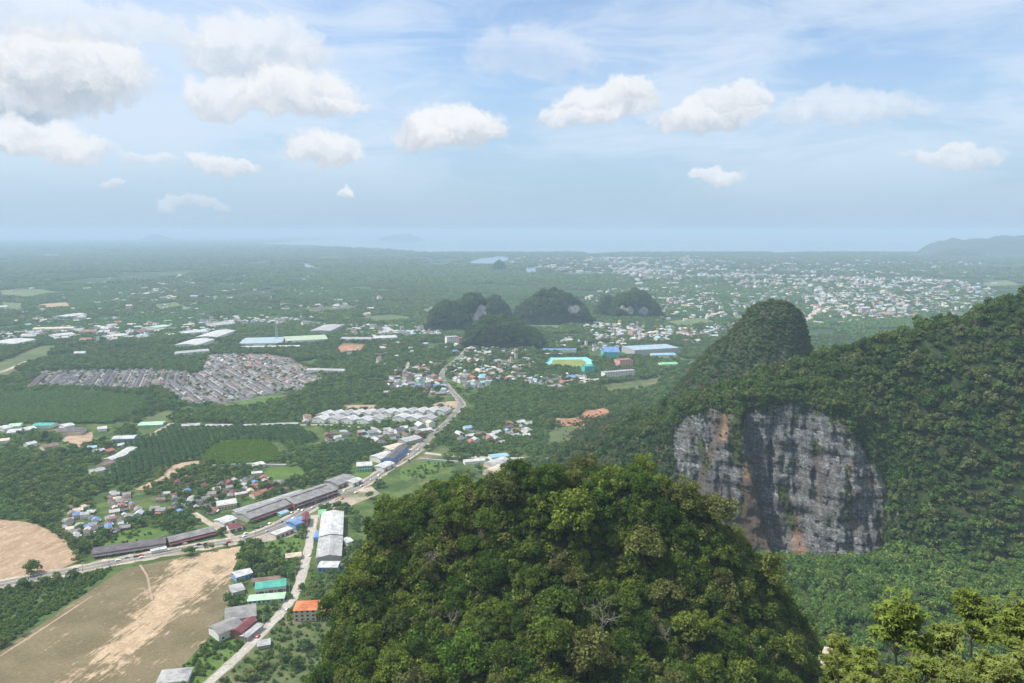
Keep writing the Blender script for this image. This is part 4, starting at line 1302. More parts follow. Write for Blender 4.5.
for i, (a, b, wd, rf, what) in enumerate([((211, 327), (232, 325), 70, 'pale_grey', 'white stepped factory roof at the left end of the depot strip'),
                                          ((206, 340), (226, 333), 60, 'white', 'slanting white factory roof west of the vast depots'),
                                          ((186, 348), (204, 342), 60, 'white', 'white factory roof above the housing estate, west of the slanting one'),
                                          ((176, 356), (208, 353), 30, 'pale_grey', 'low grey factory strip along the top of the housing estate'),
                                          ((182, 335), (205, 333), 55, 'white', 'white warehouse roof behind the slanting factory roof'),
                                          ((106, 339), (124, 337), 50, 'white', 'white warehouse roof behind the dark wood on the plain'),
                                          ((0, 347), (22, 342), 80, 'white', 'big white warehouse roof at the left picture edge by the olive field'),
                                          ((22, 339), (36, 338), 40, 'pale_grey', 'grey warehouse next to the big white one by the olive field'),
                                          ((52, 338), (72, 336), 50, 'white', 'white double warehouse along the far road on the left'),
                                          ((75, 356), (86, 355.5), 20, 'white', 'lone white building in the dark wood'),
                                          ((80, 334), (95, 333), 40, 'rust', 'rust roofed warehouse along the far road on the left'),
                                          ((35, 331), (75, 330), 40, 'cream', 'long cream roof along the far road on the left'),
                                          ((60, 319), (80, 316), 60, 'white', 'white roof cluster beyond the far road'),
                                          ((150, 330), (165, 328), 50, 'pale_green', 'pale green roof beside the white warehouse on the far road'),
                                          ((342, 341), (372, 341), 40, 'pale_grey', 'grey roof strip behind the bare red ground'),
                                          ((374, 340), (396, 339), 50, 'white', 'white roof strip by the lane behind the bare red ground'),
                                          ((308, 373), (345, 374), 16, 'pale_grey', 'pale strip of sheds at the end of the housing estate')]):
    hall('warehouse', what, 'warehouse', a, b, wd, 8, rf, 'white', 3.0, style='gable')
# mast beyond the depots
mb_ = MB()
mt = thing('radio_mast', 'slim pale radio mast standing among the vast depot roofs', 'mast', tuple(at(277, 343)))
hm_ = 62.0
for s in ((-1, -1), (1, -1), (1, 1), (-1, 1)):
    mb_.tube([(s[0] * 3.0, s[1] * 3.0, 0), (s[0] * 0.7, s[1] * 0.7, hm_)], [0.45, 0.28], 5)
for k in range(14):
    z0, z1 = hm_ * k / 14, hm_ * (k + 1) / 14
    r0, r1 = 3.0 - 2.3 * k / 14, 3.0 - 2.3 * (k + 1) / 14
    for q in range(4):
        c0 = [(-1, -1), (1, -1), (1, 1), (-1, 1)][q]
        c1 = [(-1, -1), (1, -1), (1, 1), (-1, 1)][(q + 1) % 4]
        mb_.tube([(c0[0] * r0, c0[1] * r0, z0), (c1[0] * r1, c1[1] * r1, z1)], [0.14, 0.14], 4)
part('lattice', mb_.mesh('lattice', M['steel']), mt)
ab = MB()
ab.tube([(0, 0, hm_), (0, 0, hm_ + 8)], [0.3, 0.1], 6)
part('antenna', ab.mesh('antenna', M['steel']), mt)

# terraced blocks by the road bend: two staggered rows of white gabled blocks
g = 'white terraced blocks by the road bend'
k = 0
terr_wall, terr_roof = gable(26, 20, 6.0, 3.4)
tw, tr_ = terr_wall.mesh('wall', WM['white']), terr_roof.mesh('roof', RM['white'])
win_m = box_mesh('window', -0.9, 0.9, -0.06, 0.06, 1.0, 2.4, M['glass'])
first = None


def copy_thing(src, loc, rz, label=None, scale=None, mats=None):
    r = src.copy()
    C.objects.link(r)
    r.location = loc
    r.rotation_euler = (0, 0, rz)
    if scale is not None:
        r.scale = scale
    if label:
        r['label'] = label
    KIDS[r.name] = []
    for ch in KIDS[src.name]:
        c = ch.copy()
        C.objects.link(c)
        c.parent = r
        KIDS[r.name].append(c)
        if mats and ch.name.split('.')[0] in mats:
            c.material_slots[0].link = 'OBJECT'
            c.material_slots[0].material = mats[ch.name.split('.')[0]]
        for sub in KIDS.get(ch.name, []):
            s2 = sub.copy()
            C.objects.link(s2)
            s2.parent = c
    return r


ORD = ['first', 'second', 'third', 'fourth', 'fifth', 'sixth', 'seventh', 'eighth', 'ninth', 'tenth', 'eleventh', 'twelfth', 'thirteenth', 'fourteenth', 'fifteenth', 'sixteenth',
       'seventeenth', 'eighteenth', 'nineteenth', 'twentieth']
ROWS = [('rear', [(326 + 10.6 * i, 417.0 - 0.35 * i) for i in range(12)], 'white'), ('front', [(322, 421.5), (336, 421.5), (350, 422), (366, 422.5), (378, 421), (402, 420), (414, 420.5), (428, 421)], 'white')]
for row, pts, colr in ROWS:
    for i, (px, py) in enumerate(pts):
        lab = 'white gabled terrace block by the road bend, %s along the %s row' % (ORD[i], row)
        p = at(px, py)
        roofm = RM['white'] if (i * 7 + len(row)) % 3 else RM['pale_grey']
        if first is None:
            first = thing('terrace_block', lab, 'terrace block', tuple(p), math.radians(68), g)
            part('wall', tw, first)
            part('roof', tr_, first)
            for s in (-1, 1):
                o = part('window', win_m, first)
                o.location = (-13.03, s * 4.5, 0)
                o.rotation_euler = (0, 0, math.pi / 2)
        else:
            copy_thing(first, tuple(p), math.radians(68), lab, mats={'roof': roofm}, scale=(1, 1, 1) if row == 'rear' else (0.8, 1.15, 1))
        OCC.append((p[0], p[1], 20))

# housing estate: long terraced rows either side of the lanes, on one paved sheet
EST_A = [(28, 389), (40, 372), (60, 371), (150, 370), (186, 371), (188, 386), (150, 390), (60, 388)]
EST_B = [(150, 386), (165, 392), (192, 406), (230, 402), (290, 392), (318, 384), (327, 378), (290, 358), (268, 354), (208, 354), (200, 372)]
sheet('estate_paving', EST_A, 0.02, M['estate_ground'], 22, 16)
sheet('estate_paving', EST_B, 0.024, M['estate_ground'], 22, 18)
eg = 'grey roofed terraced rows of the housing estate'
estate_src = {}


def estate_row(p0, p1, rc, lab, wd=9.0):
    L = float(np.hypot(*(p1 - p0)[:2]))
    ang = math.atan2(p1[1] - p0[1], p1[0] - p0[0])
    c = (p0 + p1) / 2
    t = thing('terraced_row', lab, 'terraced row', (c[0], c[1], 0), ang, eg)
    wl, rf = gable(L, wd, 3.4, 2.3)
    part('wall', wl.mesh('wall', WM['white']), t)
    n = max(2, int(L / 7))
    rv_, rf__, ri_ = [], [], []
    opts = [rc, rc, rc, rc, 'purple_grey', 'purple_grey', 'dark_grey', random.choice(['pale_grey', 'brown', 'maroon', 'grey'])]
    for j in range(n):
        _, ru = gable(L / n - 0.5, wd, 3.4 + rs.uniform(-0.25, 0.25), 2.3, over=0.25)
        o_ = len(rv_)
        xo = -L / 2 + (j + 0.5) * L / n
        rv_ += [(x + xo, y, z) for x, y, z in ru.v]
        rf__ += [tuple(i_ + o_ for i_ in f_) for f_ in ru.f]
        ri_ += [rs.randint(len(opts))] * len(ru.f)
    part('roof', mesh_np('roof', rv_, rf__, [RM[c_] for c_ in opts], ri_), t)
    # carports along the front, each unit a little different
    mbp = MB()
    n = max(2, int(L / 7))
    for j in range(n):
        if rs.rand() < 1.5:
            x = -L / 2 + (j + 0.5) * L / n
            mbp.box(x - 2.4, x + 2.4, -wd / 2 - 2.6 - rs.rand(), -wd / 2 - 0.6, 2.35 + 0.1 * (j % 3), 2.5 + 0.1 * (j % 3))
    if mbp.v:
        part('carport', mbp.mesh('carport', RM[random.choice(['white', 'pale_grey', 'grey', 'grey', 'dark_grey'])]), t)
    return t


def fill_rows(poly, dirpx0, dirpx1, spacing, name_lab, colours, maxlen=75, gap=9, seed=0):
    r = random.Random(seed)
    a, b = at(*dirpx0), at(*dirpx1)
    d = (b - a)[:2] / np.hypot(*(b - a)[:2])
    nrm = np.array([-d[1], d[0]])
    wp = [tuple(q[:2]) for q in at([p[0] for p in poly], [p[1] for p in poly])]
    P = np.array(wp)
    u, v = P @ d, P @ nrm
    row = v.min() + 9
    cnt = kk = 0
    while row < v.max() - 7:
        s = u.min()
        run0 = None
        while s <= u.max() + 6:
            pt = d * s + nrm * row
            ok = bool(inside(wp, np.array([pt[0]]), np.array([pt[1]]))[0])
            if ok and run0 is None:
                run0 = s
            if run0 is not None and (not ok or s - run0 > maxlen):
                if s - run0 > 22:
                    p0, p1 = d * (run0 + 4) + nrm * row, d * (s - gap) + nrm * row
                    estate_row(np.array([*p0, 0]), np.array([*p1, 0]), r.choice(colours), name_lab)
                    cnt += 1
                run0 = None if not ok else s
            s += 4.0
        kk += 1
        row += spacing * (1.0 if kk % 4 else 1.75)
    return cnt


GREYS = ['purple_grey', 'purple_grey', 'dark_grey', 'purple_grey', 'purple_grey', 'grey', 'dark_grey', 'brown']
n1 = fill_rows(EST_A, (100, 388), (112, 371), 14.5, 'grey roofed terraced row in the western strip of the housing estate', GREYS, 160, 12, 1)
estb_low = [(150, 386), (165, 392), (192, 406), (230, 402), (290, 392), (318, 384), (326, 379), (306, 371), (205, 371), (198, 374)]
estb_top = [(204, 369), (302, 369), (285, 358), (266, 355), (212, 355)]
n2 = fill_rows(estb_low, (206, 372), (246, 396), 15.5, 'grey roofed terraced row in the slanting lanes of the housing estate', GREYS, 85, 9, 2)
n3 = fill_rows(estb_top, (206, 358), (228, 369), 17, 'mixed roof terraced row at the far end of the housing estate', ['maroon', 'purple_grey', 'rust', 'grey', 'white', 'blue', 'brown', 'purple_grey'], 55, 10, 3)
print('terraced rows', n1, n2, n3)

# ---- single houses
HOUSE = {}


def proto(kind, dims, style):
    L, Wd, h, rise = dims
    wl, rf = (gable if style == 'gable' else hip)(L, Wd, h, rise)
    HOUSE[kind] = dict(wall=wl.mesh('wall', WM['white']), roof=rf.mesh('roof', RM['white']), dims=dims)
    HOUSE[kind]['door'] = box_mesh('door', -.5, .5, -.05, .05, .02, 2.1, M['door'])
    HOUSE[kind]['window'] = box_mesh('window', -.7, .7, -.05, .05, 1.0, 2.2, M['glass'])
    lean = MB()
    lean.add([(-L / 2, -Wd / 2 - 2.8, h * 0.62), (L * 0.2, -Wd / 2 - 2.8, h * 0.62), (L * 0.2, -Wd / 2 - 0.7, h * 0.8), (-L / 2, -Wd / 2 - 0.7, h * 0.8),
              (-L / 2, -Wd / 2 - 2.8, h * 0.62 + .1), (L * 0.2, -Wd / 2 - 2.8, h * 0.62 + .1), (L * 0.2, -Wd / 2 - 0.7, h * 0.8 + .1), (-L / 2, -Wd / 2 - 0.7, h * 0.8 + .1)],
             [(0, 3, 2, 1), (4, 5, 6, 7), (0, 1, 5, 4), (1, 2, 6, 5), (2, 3, 7, 6), (3, 0, 4, 7)])
    HOUSE[kind]['porch_roof'] = lean.mesh('porch_roof', RM['white'])


proto('gable', (12, 9, 3.4, 2.4), 'gable')
proto('hip', (12, 10.5, 3.4, 2.8), 'hip')
proto('long', (17, 9, 3.4, 1.8), 'gable')
proto('two', (10, 9, 6.4, 2.2), 'gable')
proto('tiny', (8, 6.5, 2.8, 1.5), 'gable')


def house(kind, p, rz, roof, wall, detail, scale=1.0):
    h = HOUSE[kind]
    L, Wd, hh, rise = h['dims']
    t = thing('house', '', 'house', (float(p[0]), float(p[1]), 0), rz)
    part('wall', h['wall'], t, WM[wall])
    part('roof', h['roof'], t, RM[roof])
    if scale != 1.0:
        t.scale = (scale,) * 3
    if detail:
        o = part('door', h['door'], t)
        o.location = (L * 0.1, -Wd / 2 - 0.03, 0)
        for x in (-L * 0.3, L * 0.32):
            o = part('window', h['window'], t)
            o.location = (x, -Wd / 2 - 0.03, 0)
        if rs.rand() < 0.5:
            part('porch_roof', h['porch_roof'], t, RM[random.choice(['white', 'pale_grey', 'grey', 'rust'])])
    return t


VILLAGE = [('white', 4), ('pale_grey', 4), ('grey', 6), ('maroon', 3), ('rust', 3), ('brown', 5), ('cream', 2), ('purple_grey', 5), ('blue', 1)]
TOWN = [('white', 6), ('pale_grey', 6), ('grey', 5), ('purple_grey', 4), ('dark_grey', 4), ('rust', 3), ('brown', 2), ('blue', 1), ('cream', 2), ('sky_blue', 1)]
RED = [('maroon', 8), ('rust', 2)]
CLUST = [
    # (polygon, how many, spacing m, palette, where, detail, size)
    ([(176, 487), (178, 480), (206, 480), (208, 489), (190, 491)], 7, 8.5, RED, 'in the red roofed hamlet by the tan track', True, 0.82),
    ([(150, 510), (165, 494), (186, 491), (208, 500), (214, 512), (196, 514), (170, 518)], 18, 9, VILLAGE, 'in the village by the pale dirt road', True, 0.82),
    ([(205, 500), (212, 488), (238, 480), (262, 486), (258, 494), (240, 500), (225, 503)], 22, 9, VILLAGE, 'in the trees behind the market halls', True, 0.78),
    ([(240, 484), (262, 478), (290, 484), (300, 490), (270, 492)], 8, 9, VILLAGE, 'by the orchard wall', True, 0.76),
    ([(60, 522), (72, 512), (96, 520), (120, 518), (128, 528), (108, 535), (82, 541), (62, 538)], 30, 8, VILLAGE, 'behind the long shophouse row', True, 0.72),
    ([(104, 505), (112, 493), (128, 495), (140, 510), (148, 516), (128, 518), (110, 512)], 20, 8, VILLAGE, 'at the wood edge above the shophouse rows', True, 0.72),
    ([(70, 508), (88, 508), (92, 514), (74, 518)], 4, 10, [('white', 2), ('cream', 2), ('brown', 1)], 'along the track below the rubber wood', True, 0.7),
    ([(322, 440), (330, 434), (352, 432), (362, 436), (350, 443), (330, 445)], 9, 13, VILLAGE, 'between the terrace blocks and the dark palms', False, 1.0),
    ([(362, 438), (372, 431), (404, 430), (436, 424), (440, 434), (412, 444), (398, 448), (385, 446)], 22, 14, TOWN, 'between the terrace blocks and the wide road', False, 1.2),
    ([(300, 425), (304, 418), (318, 417), (318, 424)], 4, 14, VILLAGE, 'at the west end of the terrace blocks', False, 1.0),
    ([(383, 396), (395, 372), (440, 362), (442, 380), (452, 394), (430, 397), (405, 390)], 40, 17, TOWN, 'west of the main road before the limestone hills', False, 1.25),
    ([(452, 384), (452, 370), (464, 358), (500, 362), (528, 370), (524, 380), (500, 384), (476, 388)], 46, 16, TOWN, 'east of the main road before the limestone hills', False, 1.25),
    ([(456, 436), (464, 428), (476, 434), (500, 434), (504, 444), (486, 446), (466, 446)], 14, 13, TOWN, 'in the hamlet across the wide road', False, 1.1),
    ([(504, 436), (508, 424), (528, 424), (530, 438)], 12, 13, TOWN, 'in the pale yard of the hamlet beyond the near hill', False, 1.1),
    ([(524, 388), (530, 378), (580, 376), (600, 384), (560, 390)], 20, 18, TOWN, 'between the sports ground and the woods', False, 1.4),
    ([(440, 352), (455, 346), (470, 330), (480, 332), (470, 356)], 10, 22, TOWN, 'at the foot of the limestone hills', False, 1.5),
]
RO_NAME = {'pale_grey': 'pale grey', 'dark_grey': 'dark grey', 'purple_grey': 'purple grey', 'sky_blue': 'sky blue'}
N_HOUSES = 0
for ci, (poly, n, spc, pal, where, detail, size) in enumerate(CLUST):
    wp = [tuple(q[:2]) for q in at([p[0] for p in poly], [p[1] for p in poly])]
    P = np.array(wp)
    got = []
    r = np.random.RandomState(100 + ci)
    tries = 0
    names = [c for c, k in pal for _ in range(k)]
    base = math.radians({0: 20, 1: 15}.get(ci, 25))
    while len(got) < n and tries < 4000:
        tries += 1
        x = r.uniform(P[:, 0].min(), P[:, 0].max())
        y = r.uniform(P[:, 1].min(), P[:, 1].max())
        if not inside(wp, np.array([x]), np.array([y]))[0]:
            continue
        if any(dist_line(pts, np.array([x]), np.array([y]))[0] < wr + 6 for pts, wr in ROADS):
            continue
        if any((x - q[0]) ** 2 + (y - q[1]) ** 2 < spc ** 2 for q in got):
            continue
        if any((x - o[0]) ** 2 + (y - o[1]) ** 2 < (o[2] + 4 * size) ** 2 for o in OCC if abs(x - o[0]) < 60):
            continue
        got.append((x, y))
    built = []
    for (x, y) in got:
        rc = names[r.randint(len(names))]
        kind = ['gable', 'gable', 'hip', 'long', 'two', 'tiny'][r.randint(6)]
        wc = ['white', 'white', 'cream', 'grey', 'pink', 'mint', 'brick'][r.randint(7)]
        rz = base + r.randint(2) * math.pi / 2 + r.uniform(-0.25, 0.25)
        t = house(kind, (x, y), rz, rc, wc, detail, size * r.uniform(0.85, 1.15))
        t['group'] = 'houses ' + where
        built.append((rc, kind, project(np.array([x, y, 0.0]))[0], t))
        OCC.append((x, y, 4.6 * size))
    N_HOUSES += len(built)
    KN = {'gable': 'gabled', 'hip': 'square', 'long': 'long', 'two': 'two storey', 'tiny': 'tiny'}
    by = {}
    for rc, kind, px, t in built:
        by.setdefault((rc, kind), []).append((float(px), t))
    for (rc, kind), lst in by.items():
        lst.sort(key=lambda q: q[0])
        adj = '%s roofed %s house' % (RO_NAME.get(rc, rc), KN[kind])
        for j, (_, t) in enumerate(lst):
            if len(lst) == 1 or not detail:
                t['label'] = '%s %s' % (adj, where)
            else:
                t['label'] = '%s %s, %s from left' % (adj, where, ORD[j])
print('houses', N_HOUSES)

# ------------------------------------------------------------------ far town: too many small buildings to tell apart
TOWNS = [
    ([(506, 262), (520, 258), (600, 257), (690, 258), (700, 268), (640, 276), (560, 272)], 620, (14, 40), 1.0),
    ([(600, 266), (690, 262), (694, 284), (640, 288)], 170, (16, 44), 1.0),
    ([(735, 274), (860, 276), (940, 280), (1000, 290), (985, 305), (900, 318), (830, 322), (800, 300), (740, 290)], 620, (10, 32), 1.0),
    ([(800, 296), (860, 292), (960, 300), (940, 314), (870, 322), (812, 326)], 300, (9, 24), 1.0),
    ([(650, 300), (700, 296), (740, 302), (790, 296), (790, 310), (690, 324), (655, 318)], 170, (11, 28), 1.0),
    ([(584, 322), (620, 324), (700, 330), (720, 322), (716, 338), (690, 345), (640, 342), (590, 338)], 170, (10, 26), 1.0),
    ([(600, 296), (640, 292), (660, 304), (640, 312), (612, 306)], 20, (12, 22), 1.0),
    ([(330, 335), (340, 326), (430, 326), (440, 336), (390, 340)], 110, (10, 26), 1.0),
    ([(0, 340), (0, 334), (50, 328), (150, 326), (230, 322), (236, 332), (130, 340), (60, 344)], 190, (10, 30), 1.0),
    ([(30, 320), (80, 314), (90, 320), (40, 325)], 24, (12, 30), 1.0),
    ([(110, 294), (170, 288), (180, 293), (120, 297)], 26, (12, 24), 0.8),
    ([(0, 300), (200, 280), (330, 290), (420, 318), (300, 326), (0, 326)], 150, (11, 30), 0.7),
    ([(0, 292), (200, 262), (460, 275), (420, 300), (200, 300)], 70, (16, 40), 0.6),
    ([(940, 304), (1010, 298), (1020, 310), (950, 316)], 40, (10, 30), 1.0),
    ([(930, 290), (990, 286), (995, 292), (935, 294)], 24, (14, 40), 1.0),
    ([(470, 352), (530, 352), (540, 366), (480, 362)], 20, (9, 18), 1.0),
    ([(690, 336), (730, 322), (740, 330), (710, 345)], 26, (10, 26), 1.0),
    ([(383, 396), (395, 372), (440, 362), (442, 380), (452, 394), (430, 397), (405, 390)], 60, (7, 12), 1.0),
    ([(452, 384), (452, 370), (464, 358), (500, 362), (528, 370), (524, 380), (500, 384), (476, 388)], 70, (7, 13), 1.0),
    ([(524, 388), (530, 378), (580, 376), (600, 384), (560, 390)], 24, (8, 14), 1.0),
    ([(470, 356), (480, 344), (530, 350), (530, 360)], 24, (8, 14), 1.0),
    ([(0, 330), (0, 322), (60, 318), (200, 316), (300, 320), (330, 326), (120, 328)], 60, (10, 28), 1.0),
    ([(690, 262), (980, 262), (1000, 288), (900, 284), (700, 280)], 260, (14, 40), 1.0),
    ([(560, 300), (600, 290), (690, 286), (740, 296), (730, 318), (680, 300), (620, 312)], 110, (10, 28), 1.0),
    ([(470, 330), (500, 346), (560, 340), (600, 338), (690, 348), (640, 352), (560, 350)], 40, (9, 20), 1.0),
    ([(330, 352), (420, 342), (440, 356), (400, 368), (350, 366)], 34, (8, 16), 1.0),
    ([(510, 259), (700, 257), (860, 259), (980, 264), (980, 276), (700, 278), (560, 270)], 520, (16, 46), 1.0),
    ([(690, 276), (860, 270), (990, 284), (985, 300), (860, 322), (720, 316)], 380, (12, 36), 1.0),
]
fv, ff, fm = [], [], []
far_cols = ['white', 'white', 'white', 'white', 'white', 'pale_grey', 'pale_grey', 'grey', 'grey', 'cream', 'cream', 'rust', 'sky_blue', 'purple_grey', 'brown']
far_mats = [RM[c] for c in far_cols] + [WM['white'], WM['cream'], WM['pink'], WM['grey']]
FAR_OCC = []
for ti, (poly, n, (smin, smax), _) in enumerate(TOWNS):
    r = np.random.RandomState(300 + ti)
    wp = [tuple(q[:2]) for q in at([p[0] for p in poly], [p[1] for p in poly])]
    P = np.array(wp)
    k = 0
    centres = []
    while k < n:
        # towns gather in knots
        if centres and r.rand() < 0.35:
            c0 = centres[r.randint(len(centres))]
            x, y = c0[0] + r.normal(0, 70), c0[1] + r.normal(0, 90)
        else:
            x, y = r.uniform(P[:, 0].min(), P[:, 0].max()), r.uniform(P[:, 1].min(), P[:, 1].max())
        if not inside(wp, np.array([x]), np.array([y]))[0]:
            continue
        if y < 3000 and any((x - o[0]) ** 2 + (y - o[1]) ** 2 < (o[2] + 8) ** 2 for o in OCC):
            continue
        centres.append((x, y))
        L = smin + (smax - smin) * r.rand() ** 2.5
        Wd = L * r.uniform(0.5, 0.9)
        h = (r.uniform(3.5, 6.5) if r.rand() < 0.9 else r.uniform(8, 14)) if y < 2600 else (r.uniform(4.5, 8.5) if r.rand() < 0.95 else r.uniform(11, 20))
        ang = r.choice([0.2, 0.2 + math.pi / 2, 0.9]) + r.normal(0, 0.1)
        wl, rf = (gable(L, Wd, h, L * 0.10 + 0.8) if h < 8 or L > 20 else flat(L * 0.8, Wd * 0.8, h))
        ca_, sa = math.cos(ang), math.sin(ang)
        mi_w = len(far_cols) + r.choice([0, 0, 0, 1, 2, 3])
        mi_r = r.randint(len(far_cols))
        for b, mi in ((wl, mi_w), (rf, mi_r)):
            o = len(fv)
            fv += [(x + ca_ * a - sa * b_, y + sa * a + ca_ * b_, c) for a, b_, c in b.v]
            ff += [tuple(i + o for i in f) for f in b.f]
            fm += [mi] * len(b.f)
        FAR_OCC.append((x, y, 0.75 * max(L, Wd)))
        k += 1
o = link('far_town', mesh_np('far_town', fv, ff, far_mats, fm))
tag(o, 'hazy town of small white, grey and red roofed buildings spread over the far plain', 'town', kind='stuff')

# ------------------------------------------------------------------ vegetation
def cards(cen, nrm, ln, wd, r, droop=0.0):
    """leaf sprays: a kite of two triangles each, facing along nrm"""
    n = len(cen)
    nrm = nrm / (np.linalg.norm(nrm, axis=1)[:, None] + 1e-9)
    a = r.normal(size=(n, 3))
    a -= nrm * np.sum(a * nrm, 1)[:, None]
    a /= np.linalg.norm(a, axis=1)[:, None] + 1e-9
    b = np.cross(nrm, a)
    ln = np.broadcast_to(ln, n)[:, None]
    wd = np.broadcast_to(wd, n)[:, None]
    v = np.stack([cen - a * ln * 0.5, cen + b * wd * 0.5 - a * ln * 0.05 - nrm * droop * ln, cen + a * ln * 0.5, cen - b * wd * 0.5 - a * ln * 0.05 - nrm * droop * ln], 1)
    f = np.arange(n * 4).reshape(n, 4)
    return v.reshape(-1, 3), f


def crown(r, R, hgt, lobes, per, ls, base=0.0, spread=0.75, lobe_r=(0.32, 0.5), up=0.15, aspect=0.7, jag=0.35):
    """leafy crown: sprays over the shells of many uneven lobes"""
    V, F, T = [], [], []
    off_ = 0
    for k in range(lobes):
        a = r.uniform(0, 2 * math.pi)
        q = math.sqrt(r.rand()) * spread
        zc = base + hgt * (0.22 + 0.62 * math.sqrt(max(0.0, 1 - q * q)) * r.uniform(0.25, 1.05))
        c = np.array([math.cos(a) * q * R, math.sin(a) * q * R * r.uniform(0.85, 1.1), zc])
        lr = R * r.uniform(*lobe_r)
        n = int(per * (lr / R / 0.42) ** 2)
        d = r.normal(size=(n, 3))
        d[:, 2] = np.abs(d[:, 2]) * 0.5 + d[:, 2] * 0.6
        d /= np.linalg.norm(d, axis=1)[:, None]
        rad = lr * (1 + jag * (r.rand(n) - 0.65))
        p = c + d * rad[:, None] * np.array([1, 1, 0.95])
        nr = d * 0.7 + r.normal(size=(n, 3)) * 0.45 + np.array([0, 0, up])
        s = ls * r.uniform(0.6, 1.35, n)
        v, f = cards(p, nr, s, s * aspect, r, 0.10)
        V.append(v)
        F.append(f + off_)
        off_ += len(v)
        T.append(np.clip(r.uniform(0.25, 0.75) + r.normal(0, 0.16, n), 0, 1))
    return np.concatenate(V), np.concatenate(F), np.concatenate(T)


def trunk_mesh(name, r, hgt, rad, mat, lean=0.08, limbs=3, spread=2.0):
    mb = MB()
    top = Vector((r.normal(0, lean) * hgt, r.normal(0, lean) * hgt, hgt))
    mid = top * 0.5 + Vector((r.normal(0, .2), r.normal(0, .2), 0))
    mid.z = hgt * 0.5
    mb.tube([(0, 0, -1.5), mid, top], [rad, rad * 0.75, rad * 0.45], 6)
    for k in range(limbs):
        a = 2 * math.pi * (k + r.rand()) / limbs
        e = top + Vector((math.cos(a) * spread, math.sin(a) * spread, spread * 0.7))
        mb.tube([mid.lerp(top, 0.7), mid.lerp(top, 0.7).lerp(e, 0.5) + Vector((0, 0, spread * 0.1)), e], [rad * 0.45, rad * 0.3, rad * 0.12], 5)
    return mb.mesh(name, mat)


TREE = {}


def tree_proto(kind, seed, R, hgt, trunk, lobes, per, ls, mat, bark='bark', **kw):
    r = np.random.RandomState(seed)
    v, f, t = crown(r, R, hgt, lobes, per, ls, base=trunk, **kw)
    cm = mesh_np('crown', v, f, M[mat], fattrs={'tone': t})
    TREE.setdefault(kind, []).append((trunk_mesh('trunk', r, trunk + hgt * 0.45, max(0.18, R * 0.055), M[bark], spread=R * 0.5), cm, R, trunk + hgt))


for s in range(7):
    tree_proto('canopy', 500 + s, 4.2, 7.4 + 1.1 * (s % 3), 2.6, 30 + 3 * (s % 4), 215, 0.50, 'leaf_mound', jag=0.50, lobe_r=(0.17, 0.36), spread=0.85)
for s in range(4):
    tree_proto('hill', 540 + s, 4.3, 8.0 + s * 0.8, 2.2, 17, 62, 1.1, 'leaf_hill', lobe_r=(0.2, 0.4), spread=0.85)
for s in range(3):
    tree_proto('valley', 560 + s, 4.0, 6.4, 1.8, 16, 62, 1.0, 'leaf_valley', lobe_r=(0.2, 0.4), spread=0.85)
for s in range(4):
    tree_proto('low', 580 + s, 4.2, 7.6, -0.6, 22, 75, 1.0, 'leaf_low', lobe_r=(0.22, 0.42), spread=0.85)


def plant_tree(name, kind, p, scale, label, group, r, bury=0.0, cat='tree', squash=1.0):
    tm, cm, R, ht = TREE[kind][r.randint(len(TREE[kind]))]
    t = thing(name, label, cat, (float(p[0]), float(p[1]), float(p[2]) - bury), r.uniform(0, 2 * math.pi), group)
    t.scale = (scale, scale, scale * squash)
    part('trunk', tm, t)
    part('crown', cm, t)
    return t


